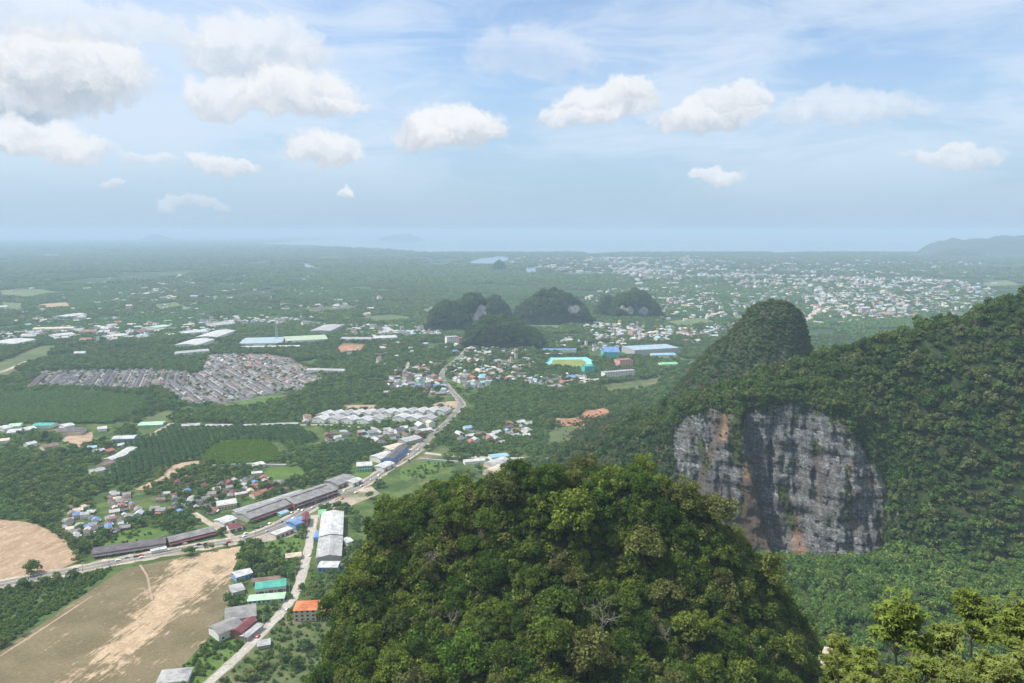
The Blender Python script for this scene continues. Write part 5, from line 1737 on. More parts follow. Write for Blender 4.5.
# ---- stuff: woods and undergrowth drawn from a few light plants
def stuff_points(name, pts, scl, rot, var, sources, label, cat):
    me = bpy.data.meshes.new(name)
    me.vertices.add(len(pts))
    me.vertices.foreach_set('co', np.asarray(pts, np.float32).ravel())
    for nm, arr in (('sc', scl), ('rz', rot)):
        a = me.attributes.new(nm, 'FLOAT', 'POINT')
        a.data.foreach_set('value', np.asarray(arr, np.float32))
    a = me.attributes.new('var', 'INT', 'POINT')
    a.data.foreach_set('value', np.asarray(var, np.int32))
    o = link(name, me)
    tag(o, label, cat, kind='stuff')
    ng = bpy.data.node_groups.new(name, 'GeometryNodeTree')
    ng.interface.new_socket('Geometry', in_out='INPUT', socket_type='NodeSocketGeometry')
    ng.interface.new_socket('Geometry', in_out='OUTPUT', socket_type='NodeSocketGeometry')
    gi, go = ng.nodes.new('NodeGroupInput'), ng.nodes.new('NodeGroupOutput')
    jn = ng.nodes.new('GeometryNodeJoinGeometry')

    def attr(n, dt):
        nd = ng.nodes.new('GeometryNodeInputNamedAttribute')
        nd.data_type = dt
        nd.inputs[0].default_value = n
        return nd.outputs[0]
    sc_, rz_, vr_ = attr('sc', 'FLOAT'), attr('rz', 'FLOAT'), attr('var', 'INT')
    cx = ng.nodes.new('ShaderNodeCombineXYZ')
    ng.links.new(rz_, cx.inputs[2])
    for k, me_src in enumerate(sources):
        src = bpy.data.objects.new(name + '_plant', me_src)      # not in the scene: only a source of shape
        oi = ng.nodes.new('GeometryNodeObjectInfo')
        oi.inputs['Object'].default_value = src
        oi.inputs['As Instance'].default_value = True
        cmp_ = ng.nodes.new('FunctionNodeCompare')
        cmp_.data_type = 'INT'
        cmp_.operation = 'EQUAL'
        ng.links.new(vr_, cmp_.inputs[2])
        cmp_.inputs[3].default_value = k
        ip = ng.nodes.new('GeometryNodeInstanceOnPoints')
        ng.links.new(gi.outputs[0], ip.inputs['Points'])
        ng.links.new(cmp_.outputs[0], ip.inputs['Selection'])
        ng.links.new(oi.outputs['Geometry'], ip.inputs['Instance'])
        ng.links.new(cx.outputs[0], ip.inputs['Rotation'])
        ng.links.new(sc_, ip.inputs['Scale'])
        ng.links.new(ip.outputs[0], jn.inputs[0])
    ng.links.new(jn.outputs[0], go.inputs[0])
    md = o.modifiers.new('woods', 'NODES')
    md.node_group = ng
    return o


def crown_mesh(name, seed, R, hgt, lobes, per, ls, mat, base=0.0, **kw):
    r = np.random.RandomState(seed)
    v, f, t = crown(r, R, hgt, lobes, per, ls, base=base, **kw)
    return mesh_np(name, v, f, M[mat], fattrs={'tone': t})


def palm_mesh(name, seed, mat):
    r = np.random.RandomState(seed)
    V, F, T = [], [], []
    o_ = 0
    for k in range(20):
        a = 2 * math.pi * k / 20 + r.normal(0, .1)
        up = r.uniform(0.1, 1.0)
        d = np.array([math.cos(a), math.sin(a), 0])
        s = np.array([-math.sin(a), math.cos(a), 0])
        L = r.uniform(3.6, 4.6)
        pts = [np.array([0, 0, 5.0]), d * L * 0.35 + [0, 0, 5.0 + 1.6 * up], d * L * 0.7 + [0, 0, 5.0 + 1.5 * up], d * L + [0, 0, 4.2 + 0.4 * up]]
        ws = [0.25, 0.75, 0.7, 0.1]
        for (p0, p1, w0, w1) in zip(pts[:-1], pts[1:], ws[:-1], ws[1:]):
            V.append(np.array([p0 - s * w0, p0 + s * w0, p1 + s * w1, p1 - s * w1]))
            F.append(np.arange(4) + o_)
            o_ += 4
            T.append(r.uniform(0.2, 0.8))
    return mesh_np(name, np.concatenate(V), np.array(F), M[mat], fattrs={'tone': T})


# hills: forest of the slopes and the karst outcrops
HS = [crown_mesh('slope_tree', 600 + s, 4.3, 7.6 + s * 0.6, 15, 46, 1.25, 'leaf_hill', lobe_r=(0.2, 0.42), spread=0.85) for s in range(5)]
HS += [crown_mesh('slope_bush', 610 + s, 2.2, 3.4, 7, 36, 0.8, 'leaf_hill', lobe_r=(0.3, 0.55)) for s in range(3)]
HS += [crown_mesh('valley_tree', 620 + s, 4.0, 6.4, 15, 48, 1.1, 'leaf_valley', lobe_r=(0.2, 0.42), spread=0.85) for s in range(3)]
HS += [crown_mesh('bare_tree', 630 + s, 3.6, 6.0, 9, 26, 0.9, 'leaf_dry', lobe_r=(0.25, 0.45)) for s in range(2)]
HS += [crown_mesh('mound_bush', 640 + s, 2.3, 3.6, 11, 70, 0.55, 'leaf_mound', lobe_r=(0.3, 0.5)) for s in range(3)]
hp, hs_, hr, hv = [], [], [], []


def add_hill(P, scale, var):
    hp.append(P)
    hs_.append(scale)
    hr.append(rs.uniform(0, 6.28, len(P)))
    hv.append(var)


IND_HILL, IND_VAL, IND_MOUND = [], [], []
mask = (labG > 0.15) & (labG < 8.4) & (np.cumsum(np.ones_like(colsG), 1) > 0)
_en = fbm(HG[..., 0] / 14, HG[..., 2] / 14, 71, 3)
forest_mask = mask & ~((labG > 2.85 + 0.12 * _en) & (labG < 5.2 - 0.45 * _en) & (colsG > 662 + 22 * _en) & (colsG < 905 - 26 * _en))
P, N, idx = grid_sampler(HG, 26000, forest_mask, 3)
lab_at = labG[:-1, :-1].ravel()[idx]
col_at = colsG[:-1, :-1].ravel()[idx]
rad = rs.uniform(4.0, 9.4, len(P))
keep = thin(P, rad)
P, rad, lab_at, col_at = P[keep], rad[keep], lab_at[keep], col_at[keep]
val = (lab_at < 2.9)
# individuals: the trees on the valley floor and the slope that show largest
order = np.argsort(P[:, 1] + 40 * rs.rand(len(P)))
ind = np.zeros(len(P), bool)
ppx, ppy, _ = project(P)
cand = [i for i in order if 770 < ppx[i] < 1040 and 500 < ppy[i] < 640 and P[i, 1] < 640]
for i in cand[:70]:
    ind[i] = True
for i in np.nonzero(ind)[0]:
    (IND_VAL if val[i] else IND_HILL).append((P[i], rad[i]))
sel = ~ind
edge = (col_at < 700) | ((lab_at > 4.6) & (lab_at < 5.7) & (col_at < 905))
var = np.where(val, 8 + rs.randint(0, 3, len(P)), rs.randint(0, 5, len(P)))
dry = (rs.rand(len(P)) < np.where(edge, 0.08, 0.014)) & ~val
low_slope = ~val & (col_at > 885) & (lab_at < 5.2) & (rs.rand(len(P)) < 0.55)
var = np.where(low_slope, 8 + rs.randint(0, 3, len(P)), var)
var = np.where(dry, 11 + rs.randint(0, 2, len(P)), var)
var = np.where(edge & (rs.rand(len(P)) < 0.5), 5 + rs.randint(0, 3, len(P)), var)
scl = rad / 5.2 * np.where(low_slope, 0.75, 1.0) * np.where((var >= 5) & (var < 8), 1.4, 1.0) * rs.uniform(0.85, 1.2, len(P))
add_hill((P - [0, 0, 1.2])[sel], scl[sel], var[sel])
# bushes between the trees
P, N, idx = grid_sampler(HG, 14000, forest_mask, 4)
add_hill(P - [0, 0, 0.3], rs.uniform(0.9, 1.9, len(P)), np.where(labG[:-1, :-1].ravel()[idx] < 2.9, 8 + rs.randint(0, 3, len(P)), 5 + rs.randint(0, 3, len(P))) * 1)
hs_[-1] = np.where(hv[-1] >= 8, hs_[-1] * 0.5, hs_[-1])
# tufts on the ledges of the cliff
cm_ = is_cliff & (np.maximum(ivy, 0.10) > rs.rand(*ivy.shape) * 1.0)
P, N, idx = grid_sampler(HG, 1100, cm_, 5)
add_hill(P - [0, 0, 0.5], rs.uniform(0.3, 0.8, len(P)), 5 + rs.randint(0, 3, len(P)))
tm_ = (colsG > 660) & (colsG < 905) & (labG > 4.75) & (labG < 6.0) & (np.arange(HG.shape[0])[:, None] >= 0)
P, N, idx = grid_sampler(HG, 2600, tm_, 15)
add_hill(P - [0, 0, 0.4], rs.uniform(0.6, 1.7, len(P)), np.where(rs.rand(len(P)) < 0.35, 8 + rs.randint(0, 3, len(P)), 5 + rs.randint(0, 3, len(P))))
hs_[-1] = np.where(hv[-1] >= 8, hs_[-1] * 0.5, hs_[-1])
# dome and karst hills
P, N, idx = grid_sampler(BG, 30000, (labB < 2.9), 6)
kp = thin(P, rs.uniform(2.3, 4.4, len(P)))
P = P[kp]
bv = np.where(rs.rand(len(P)) < 0.62, 5 + rs.randint(0, 3, len(P)), rs.randint(0, 5, len(P)))
bv = np.where(rs.rand(len(P)) < 0.07, 11 + rs.randint(0, 2, len(P)), bv)
add_hill(P - [0, 0, 0.5], np.where(bv < 5, rs.uniform(0.45, 0.8, len(P)), rs.uniform(0.7, 1.25, len(P))), bv)
for ki, G in enumerate(KARST):
    P, N, idx = grid_sampler(G, 1500, G[..., 2] > 1, 700 + ki)
    px_, py_, _ = project(P)
    ok = np.ones(len(P), bool)
    for ax, ay, bw, bh in [(482, 312, 5, 7), (476, 318, 4, 4), (574, 309, 6, 4), (630, 310, 4, 3), (643, 311, 5, 4), (622, 308, 3, 3)]:
        ok &= ~(np.hypot((px_ - ax) / bw, (py_ - ay) / bh) < 1.35) | (P[:, 1] > G[..., 1].mean())
    P = P[ok]
    add_hill(P - [0, 0, 2.5], rs.uniform(1.2, 2.3, len(P)), rs.randint(0, 5, len(P)))
# the near hill: individual trees first (largest on the picture), undergrowth between
mm = (labM < 4.6)
P, N, idx = grid_sampler(MG, 16000, mm, 8)
rad = np.clip(rs.lognormal(1.72, 0.42, len(P)), 3.2, 12.0)
ppx, ppy, dep = project(P)
vis = (ppx > 290) & (ppx < 850) & (ppy < 720) & (P[:, 2] > 60)
P, rad = P[vis], rad[vis]
keep = thin(P, rad)
P, rad = P[keep], rad[keep]
print('mound trees', len(P))
mo = np.argsort(project(P)[2])
for n_, i in enumerate(mo):
    if n_ < 205:
        IND_MOUND.append((P[i], rad[i]))
rest = mo[205:]
MSRC = len(HS)
HS += [TREE['canopy'][q][1] for q in range(4)]
add_hill(P[rest] - [0, 0, 2.6], rad[rest] / 6.2, MSRC + rs.randint(0, 4, len(rest)))
P, N, idx = grid_sampler(MG, 9000, (labM < 4.4) & (MG[..., 2] > 70), 9)
add_hill(P - [0, 0, 0.4], rs.uniform(0.8, 1.7, len(P)), 13 + rs.randint(0, 3, len(P)))
# slope below the viewpoint
P, N, idx = grid_sampler(SG, 5200, (SG[..., 2] > 2) & (SG[..., 1] > 20), 10)
add_hill(P - [0, 0, 0.5], rs.uniform(0.6, 1.3, len(P)), 13 + rs.randint(0, 3, len(P)))
stuff_points('forest', np.concatenate(hp), np.concatenate(hs_), np.concatenate(hr), np.concatenate(hv), HS,
             'dense evergreen forest and scrub covering the limestone hills and the valley', 'forest')

rr = np.random.RandomState(77)
for p, rd in IND_MOUND:
    plant_tree('broadleaf_tree', 'canopy', p, rd / 6.2 * rr.uniform(0.9, 1.15), 'dense broadleaf tree in the closed canopy of the near rounded hill', 'trees on the near rounded hill', rr, bury=2.4)
for p, rd in IND_HILL:
    plant_tree('slope_tree', 'hill', p, rd / 5.6 * rr.uniform(0.9, 1.15), 'olive green tree on the slope to the right of the grey cliff', 'trees on the slope beside the cliff', rr, bury=2.0)
for p, rd in IND_VAL:
    plant_tree('valley_tree', 'valley', p, rd / 5.4 * rr.uniform(0.9, 1.1), 'fresh green tree of the valley floor below the grey cliff', 'trees on the valley floor', rr, bury=1.6)

# ---- lowland woods
def px_poly_world(poly):
    return [tuple(q[:2]) for q in at([p[0] for p in poly], [p[1] for p in poly])]


PALMS = [(100, 474), (116, 452), (140, 440), (160, 428), (205, 428), (300, 428), (318, 440), (300, 446), (262, 440), (215, 440), (202, 458), (150, 474), (130, 486), (112, 486)]
PALMS2 = [(318, 452), (332, 443), (372, 443), (384, 450), (372, 461), (330, 464)]
RUBBER = [(-60, 430), (0, 424), (110, 424), (140, 412), (150, 398), (80, 392), (0, 394), (-60, 396)]
ORCHARD = [(203, 464), (203, 455), (214, 445), (240, 441), (268, 441), (278, 450), (276, 462), (240, 465)]
WOODL = [(-60, 520), (-60, 470), (0, 458), (60, 450), (100, 476), (112, 488), (70, 508), (38, 523), (0, 518)]
MANGROVE = [(240, 300), (300, 270), (480, 268), (640, 284), (600, 300), (520, 296), (440, 318), (340, 316)]
lp, ls_, lr_, lv = [], [], [], []


def add_low(P, s, v):
    lp.append(np.column_stack([P, np.zeros(len(P))]) if P.shape[1] == 2 else P)
    ls_.append(np.asarray(s, float))
    lr_.append(rs.uniform(0, 6.28, len(P)))
    lv.append(np.asarray(v, int))


LS = [crown_mesh('lowland_tree', 700 + s, 4.4, 8.0, 12, 32, 1.4, 'leaf_low', lobe_r=(0.24, 0.46), base=0.5) for s in range(4)]          # 0-3
LS += [crown_mesh('plantation_tree', 710 + s, 3.4, 6.0, 7, 30, 1.3, 'leaf_plantation', lobe_r=(0.35, 0.55), base=0.5) for s in range(2)]  # 4-5
LS += [crown_mesh('orchard_tree', 720 + s, 2.4, 3.2, 6, 30, 1.0, 'leaf_orchard', lobe_r=(0.35, 0.55)) for s in range(2)]                  # 6-7
LS += [palm_mesh('oil_palm', 730 + s, 'leaf_palm') for s in range(2)]                                                                     # 8-9
LS += [crown_mesh('far_grove', 740 + s, 14, 9.0, 12, 16, 5.5, 'leaf_low', lobe_r=(0.25, 0.42), spread=0.9) for s in range(4)]             # 10-13
LS += [crown_mesh('bush', 750 + s, 1.8, 2.0, 6, 24, 0.8, 'leaf_valley', lobe_r=(0.35, 0.55)) for s in range(2)]                           # 14-15
LS += [crown_mesh('far_grove_pale', 760 + s, 14, 8.0, 12, 16, 5.5, 'leaf_plantation', lobe_r=(0.25, 0.42), spread=0.9) for s in range(2)]  # 16-17
ORC = np.array(OCC)
FOC = np.array(FAR_OCC)


def blocked(P, marg=1.0):
    px, py, _ = project(np.column_stack([P, np.zeros(len(P))]))
    bad = np.zeros(len(P), bool)
    for poly in CLEAR:
        bad |= inside(poly, px, py)
    for pts, wr in ROADS:
        xs = np.array(pts)
        m = (P[:, 0] > xs[:, 0].min() - 40) & (P[:, 0] < xs[:, 0].max() + 40) & (P[:, 1] > xs[:, 1].min() - 40) & (P[:, 1] < xs[:, 1].max() + 40) & ~bad
        if m.any():
            bad[m] = dist_line(pts, P[m, 0], P[m, 1]) < wr + 2.5 * marg
    for i0 in range(0, len(P), 4000):
        q = P[i0:i0 + 4000]
        for occ, mg in ((ORC, 2.0 * marg), (FOC, np.where(FOC[None, :, 1] > 4300, 17.0, 2.0))):
            d2 = (q[:, None, 0] - occ[None, :, 0]) ** 2 + (q[:, None, 1] - occ[None, :, 1]) ** 2
            bad[i0:i0 + 4000] |= (d2 < (occ[None, :, 2] + mg) ** 2).any(1)
    return bad


def jitter_grid(x0, x1, y0, y1, step, jit=0.45, r=rs):
    gx, gy = np.meshgrid(np.arange(x0, x1, step), np.arange(y0, y1, step))
    P = np.column_stack([gx.ravel(), gy.ravel()])
    return P + r.uniform(-jit, jit, P.shape) * step


def rows_in(poly, step, ang, jit=0.12):
    wp = np.array(px_poly_world(poly))
    ca_, sa = math.cos(ang), math.sin(ang)
    Rm = np.array([[ca_, -sa], [sa, ca_]])
    q = wp @ Rm
    P = jitter_grid(q[:, 0].min(), q[:, 0].max(), q[:, 1].min(), q[:, 1].max(), step, jit) @ Rm.T
    return P[inside([tuple(z) for z in wp], P[:, 0], P[:, 1])]


for poly in (PALMS, PALMS2):
    P = rows_in(poly, 7.6, 0.5)
    P = P[~blocked(P)]
    add_low(P, rs.uniform(0.85, 1.15, len(P)), 8 + rs.randint(0, 2, len(P)))
P = rows_in(RUBBER, 5.4, 0.2, 0.3)
P = P[~blocked(P)]
add_low(P, rs.uniform(0.8, 1.15, len(P)), 4 + rs.randint(0, 2, len(P)))
P = rows_in(ORCHARD, 3.6, 0.3, 0.2)
add_low(P, rs.uniform(0.85, 1.1, len(P)), 6 + rs.randint(0, 2, len(P)))
SPECIAL = [PALMS, PALMS2, RUBBER, ORCHARD]
# general cover of the near plain
P = jitter_grid(-1500, 1700, 380, 2100, 6.6)
px, py, dp = project(np.column_stack([P, np.zeros(len(P))]))
ok = (px > -60) & (px < 1090) & (py < 720) & ((px < 360) | (py < 500)) & ((px < 600) | (py < 445)) & ((px < 720) | (py < 400))
for poly in SPECIAL:
    ok &= ~inside(poly, px, py)
P, px, py = P[ok], px[ok], py[ok]
cover = fbm(P[:, 0] / 70, P[:, 1] / 70, 61, 4) + 0.5 * (fbm(P[:, 0] / 260, P[:, 1] / 260, 63, 3) - 0.5)
village = np.zeros(len(P), bool)
for poly, *_ in CLUST:
    village |= inside(poly, px, py)
thr = np.where(village, 0.44, 0.38)
thr = np.where(inside(WOODL, px, py), 0.0, thr)
for dense_poly in ([(60, 365), (80, 345), (140, 345), (185, 355), (178, 368), (100, 371)], [(330, 392), (300, 378), (330, 352), (420, 345), (400, 372), (370, 392)], [(470, 420), (480, 392), (560, 392), (620, 392), (640, 404), (560, 418), (520, 420)],
                   [(130, 425), (160, 395), (230, 408), (320, 400), (318, 416), (240, 424)], [(280, 482), (300, 448), (350, 465), (350, 478)], [(480, 345), (540, 350), (540, 340), (600, 345), (600, 336), (480, 335)]):
    thr = np.where(inside(dense_poly, px, py), 0.25, thr)
k = (cover > thr) & ~blocked(P)
P, py_k, px_k = P[k], py[k], px[k]
# individuals stand on their own in the near left of the picture
LOW_IND = []
isd = (py_k > 522) & (px_k < 330)
cand = np.nonzero(isd)[0]
rs.shuffle(cand)
cand = cand[:22]
keepm = np.ones(len(P), bool)
keepm[cand] = False
for i in cand:
    LOW_IND.append((P[i], rs.uniform(0.75, 1.15)))
P2 = P[keepm]
pale = fbm(P2[:, 0] / 150, P2[:, 1] / 150, 71, 3) > 0.54
v = np.where(pale & (rs.rand(len(P2)) < 0.7), 4 + rs.randint(0, 2, len(P2)), rs.randint(0, 4, len(P2)))
add_low(P2, rs.uniform(0.6, 1.25, len(P2)) * np.where(project(np.column_stack([P2, np.zeros(len(P2))]))[1] < 400, 1.15, 0.95), v)
# bushes in the scrub and along the edges
for poly, n in (([(-80, 596), (0, 586), (60, 575), (120, 563), (88, 590), (40, 620), (0, 648), (-80, 640)], 1500), ([(262, 634), (290, 605), (330, 602), (345, 700), (200, 700), (230, 664)], 330),
                ([(180, 668), (212, 638), (262, 634), (205, 690)], 120), ([(255, 545), (300, 536), (304, 560), (262, 580), (240, 575)], 90), ([(96, 546), (120, 530), (170, 530), (110, 550)], 40),
                ([(225, 606), (262, 600), (290, 606), (262, 620)], 40), ([(400, 472), (430, 462), (455, 463), (420, 482)], 60), ([(552, 428), (600, 424), (640, 410), (640, 430), (570, 446)], 110)):
    wp = np.array(px_poly_world(poly))
    q = np.column_stack([rs.uniform(wp[:, 0].min(), wp[:, 0].max(), n * 3), rs.uniform(wp[:, 1].min(), wp[:, 1].max(), n * 3)])
    q = q[inside([tuple(z) for z in wp], q[:, 0], q[:, 1])][:n]
    bad = np.zeros(len(q), bool)
    for pts, wr in ROADS:
        bad |= dist_line(pts, q[:, 0], q[:, 1]) < wr + 1
    d2 = (q[:, None, 0] - ORC[None, :, 0]) ** 2 + (q[:, None, 1] - ORC[None, :, 1]) ** 2
    bad |= (d2 < ORC[None, :, 2] ** 2).any(1)
    q = q[~bad]
    add_low(q, rs.uniform(0.5, 1.4, len(q)), 14 + rs.randint(0, 2, len(q)))
# groves of the middle distance
P = jitter_grid(-3600, 4200, 2000, 4300, 15)
px, py, dp = project(np.column_stack([P, np.zeros(len(P))]))
ok = (px > -40) & (px < 1064)
P, px, py = P[ok], px[ok], py[ok]
cover = fbm(P[:, 0] / 160, P[:, 1] / 160, 81, 4) + 0.4 * (fbm(P[:, 0] / 600, P[:, 1] / 600, 83, 3) - 0.5)
k = (cover > 0.41) & ~blocked(P)
P = P[k]
add_low(P, rs.uniform(0.45, 0.95, len(P)), np.where(fbm(P[:, 0] / 300, P[:, 1] / 300, 85, 3) > 0.57, 16 + rs.randint(0, 2, len(P)), 10 + rs.randint(0, 4, len(P))))
P = jitter_grid(-7500, 9000, 4300, 10500, 34)
px, py, dp = project(np.column_stack([P, np.zeros(len(P))]))
ok = (px > -30) & (px < 1054)
P, px, py = P[ok], px[ok], py[ok]
cover = fbm(P[:, 0] / 350, P[:, 1] / 350, 91, 4)
intown = np.zeros(len(P), bool)
for poly, n_, _, _ in TOWNS:
    if n_ >= 100:
        intown |= inside(poly, px, py)
k = ((cover > 0.44) | inside(MANGROVE, px, py)) & ~blocked(P) & ~(intown & (rs.rand(len(P)) < 0.45))
P, px, py = P[k], px[k], py[k]
mg = inside(MANGROVE, px, py)
add_low(P, rs.uniform(1.0, 1.9, len(P)), np.where(mg & (rs.rand(len(P)) < 0.75), 16 + rs.randint(0, 2, len(P)), 10 + rs.randint(0, 4, len(P))))
P = jitter_grid(-14000, 16000, 10500, 21000, 105)
px, py, dp = project(np.column_stack([P, np.zeros(len(P))]))
P, px, py = P[(px > -30) & (px < 1054)], px[(px > -30) & (px < 1054)], py[(px > -30) & (px < 1054)]
k = (fbm(P[:, 0] / 900, P[:, 1] / 900, 95, 4) > 0.36) & ~blocked(P) & ~inside(coast, px, py)
P = P[k]
add_low(P, rs.uniform(2.6, 4.4, len(P)), 10 + rs.randint(0, 4, len(P)))
for poly, n in ((EST_A, 260), (EST_B, 420), ([(180, 356), (200, 340), (330, 328), (335, 346), (300, 354)], 160), ([(0, 346), (0, 330), (240, 322), (240, 332), (60, 346)], 260)):
    wp = np.array(px_poly_world(poly))
    q = np.column_stack([rs.uniform(wp[:, 0].min(), wp[:, 0].max(), n * 3), rs.uniform(wp[:, 1].min(), wp[:, 1].max(), n * 3)])
    q = q[inside([tuple(z) for z in wp], q[:, 0], q[:, 1])][:n]
    d2 = (q[:, None, 0] - ORC[None, :, 0]) ** 2 + (q[:, None, 1] - ORC[None, :, 1]) ** 2
    q = q[~(d2 < (0.8 * ORC[None, :, 2]) ** 2).any(1)]
    add_low(q, rs.uniform(0.45, 0.9, len(q)), rs.randint(0, 4, len(q)))
print('lowland plants', sum(map(len, lp)))
stuff_points('woods', np.concatenate(lp), np.concatenate(ls_), np.concatenate(lr_), np.concatenate(lv), LS, 'lowland woods, palm and rubber plantations and scrub covering the plain', 'woods')

# trees that stand on their own between the near fields, the road and the houses
HAND = [((32, 574), 1.8, 'lone round dark tree at the corner of the sandy field beside the road'),
        ((243, 572), 1.6, 'tallest dark tree at the corner of the sandy field, by the blue walled house'), ((252, 565), 1.5, 'dark tree behind the tallest one at the sandy field corner'),
        ((262, 575), 1.4, 'dark tree of the clump in front of the cream bungalow'), ((272, 571), 1.5, 'broad dark tree in the middle of the clump before the cream bungalow'),
        ((283, 575), 1.3, 'dark tree at the side road end of the clump before the cream bungalow'), ((248, 552), 1.2, 'tree at the road corner of the sandy field'),
        ((258, 548), 1.3, 'tree between the main road and the cream bungalow meadow'), ((336, 583), 1.2, 'dark tree below the pale blue factory end'),
        ((338, 508), 1.3, 'dark round tree in the pale yard across from the grey warehouse'), ((82, 553), 1.4, 'large tree at the field end of the long shophouse row'),
        ((88, 548), 1.2, 'tree behind the field end of the long shophouse row'), ((178, 536), 1.4, 'broad tree behind the rust red shophouse row'), ((192, 534), 1.3, 'second broad tree behind the rust red shophouse row'),
        ((222, 533), 1.0, 'small tree beside the dirt road and the white shed'), ((346, 512), 1.0, 'small tree by the fork near the long white factory'), ((56, 577), 0.7, 'roadside bush tree between the two brown fields'),
        ((285, 660), 1.1, 'tree in the scrub beside the side road'), ((296, 668), 1.2, 'darker tree in the scrub under the near hill'), ((250, 679), 1.1, 'tree at the bottom edge beside the side road'),
        ((305, 650), 1.2, 'tree in the scrub right under the near hill edge'), ((262, 668), 1.0, 'tree between the side road and the bottom edge'), ((302, 590), 0.9, 'small tree beside the orange roofed apartment house'),
        ((290, 598), 0.7, 'small bush tree on the verge by the orange roofed apartment house'), ((45, 440), 2.0, 'big dark tree among the sheds below the rubber plantation'), ((330, 600), 1.3, 'tree behind the cream apartment wing')]
lt = np.random.RandomState(5)
for (px, py), s, lab in HAND:
    p = at(px, py)
    plant_tree('shade_tree', 'low', p, s, lab, None, lt)
for p, s in LOW_IND:
    plant_tree('village_tree', 'low', (p[0], p[1], 0), s, 'dark green tree among the houses and gardens on the near left plain', 'garden trees on the near left plain', lt)


# ---- the near trees at the viewpoint: rosettes of long leaves on bare branches
def near_tree(seed, hgt, R, n_tips, leaf=0.42):
    r = np.random.RandomState(seed)
    mb = MB()
    top = Vector((r.normal(0, .3), r.normal(0, .3), hgt * 0.42))
    mb.tube([(0, 0, -1.0), (r.normal(0, .15), r.normal(0, .15), hgt * 0.22), top], [0.17, 0.14, 0.10], 7)
    tips = []
    nl = 13
    for k in range(nl):
        a = 2 * math.pi * (k + r.rand() * 0.8) / nl
        el_ = r.uniform(-0.1, 1.35)
        L = hgt * r.uniform(0.35, 0.58)
        e = top + Vector((math.cos(a) * math.cos(el_) * R, math.sin(a) * math.cos(el_) * R, math.sin(el_) * L))
        m = top.lerp(e, 0.5) + Vector((r.normal(0, .12), r.normal(0, .12), 0.12 * hgt * 0.3))
        mb.tube([top * 0.93, m, e], [0.075, 0.05, 0.022], 5)
        for q in range(n_tips // nl):
            s = m.lerp(e, r.rand())
            d = Vector((r.normal(0, 1), r.normal(0, 1), abs(r.normal(0, 0.8)))).normalized() * r.uniform(0.35, 1.1)
            t = s + d
            mb.tube([s, s.lerp(t, 0.55) + Vector((0, 0, 0.06)), t], [0.02, 0.014, 0.008], 4)
            tips.append(t)
    V, F, T = [], [], []
    o_ = 0
    for t in tips:
        tone = r.uniform(0.15, 0.9)
        n = r.randint(9, 15)
        axis = np.array([r.normal(0, .35), r.normal(0, .35), 1.0])
        axis /= np.linalg.norm(axis)
        for j in range(n):
            a = 2 * math.pi * j / n * 2.4 + r.normal(0, .2)
            h = np.array([math.cos(a), math.sin(a), 0.0])
            h = h - axis * (h @ axis)
            h /= np.linalg.norm(h)
            s = np.cross(axis, h)
            up = r.uniform(-0.15, 0.9)
            L = leaf * r.uniform(0.7, 1.2)
            c0 = np.array(t)
            p1 = c0 + (h * 0.5 + axis * up * 0.5) * L
            p2 = c0 + (h * 0.95 + axis * (up * 0.55 - 0.25)) * L
            w_ = L * 0.17
            V.append(np.array([c0, p1 + s * w_, p2, p1 - s * w_]))
            F.append(np.arange(4) + o_)
            o_ += 4
            T.append(np.clip(tone + r.normal(0, .12), 0, 1))
    return mb.mesh('trunk', M['pale_bark']), mesh_np('crown', np.concatenate(V), np.array(F), M['leaf_near'], fattrs={'tone': T})


NEAR = [near_tree(900, 9.5, 2.5, 430, 0.52), near_tree(901, 8.5, 2.4, 380, 0.52), near_tree(902, 9.0, 2.6, 430, 0.52)]
NEAR_POS = [((905, 596), 62, 0, 1.0, 'tallest yellow green foreground tree, its crown the highest of the row'),
            ((942, 622), 66, 1, 0.9, 'yellow green foreground tree just right of the tallest one'),
            ((976, 592), 72, 2, 1.0, 'dense yellow green foreground tree with a dark gap below its round top'),
            ((1020, 600), 64, 0, 0.95, 'foreground tree cut by the right picture edge'),
            ((842, 634), 58, 1, 0.55, 'small leafy foreground tree beside the pale rock, nearest the rounded hill'),
            ((868, 650), 55, 2, 0.6, 'low bushy foreground tree between the pale rock and the tallest tree'),
            ((990, 650), 58, 1, 0.7, 'lower foreground tree in front of the dense round topped one'),
            ((952, 655), 52, 0, 0.6, 'low bushy foreground tree at the bottom edge'), ((1040, 640), 60, 2, 0.9, 'leafy foreground tree just past the right picture edge')]
nr_ = np.random.RandomState(9)
for (px, pytop), Y, k, s, lab in NEAR_POS:
    p = at_y(px, pytop, Y)
    hh = [9.5, 8.5, 9.0][k] * s
    t = thing('foreground_tree', lab, 'tree', (p[0], p[1], p[2] - hh * 0.98), nr_.uniform(0, 6.28))
    t.scale = (s,) * 3
    part('trunk', NEAR[k][0], t)
    part('crown', NEAR[k][1], t)
# leafy shrubs below them
for i, (px, pytop, Y, s) in enumerate([(836, 662, 60, .5), (900, 668, 54, .55), (925, 660, 57, .5), (1010, 668, 54, .5), (970, 672, 50, .5), (860, 676, 50, .45)]):
    p = at_y(px, pytop, Y)
    t = thing('foreground_shrub', 'low yellow green shrub filling the gap under the foreground trees', 'shrub', (p[0], p[1], p[2] - 4.4 * s * 1.9), nr_.uniform(0, 6.28), 'shrubs under the foreground trees')
    t.scale = (s * 1.25, s * 1.25, s)
    part('trunk', NEAR[i % 3][0], t)
    part('crown', NEAR[i % 3][1], t)
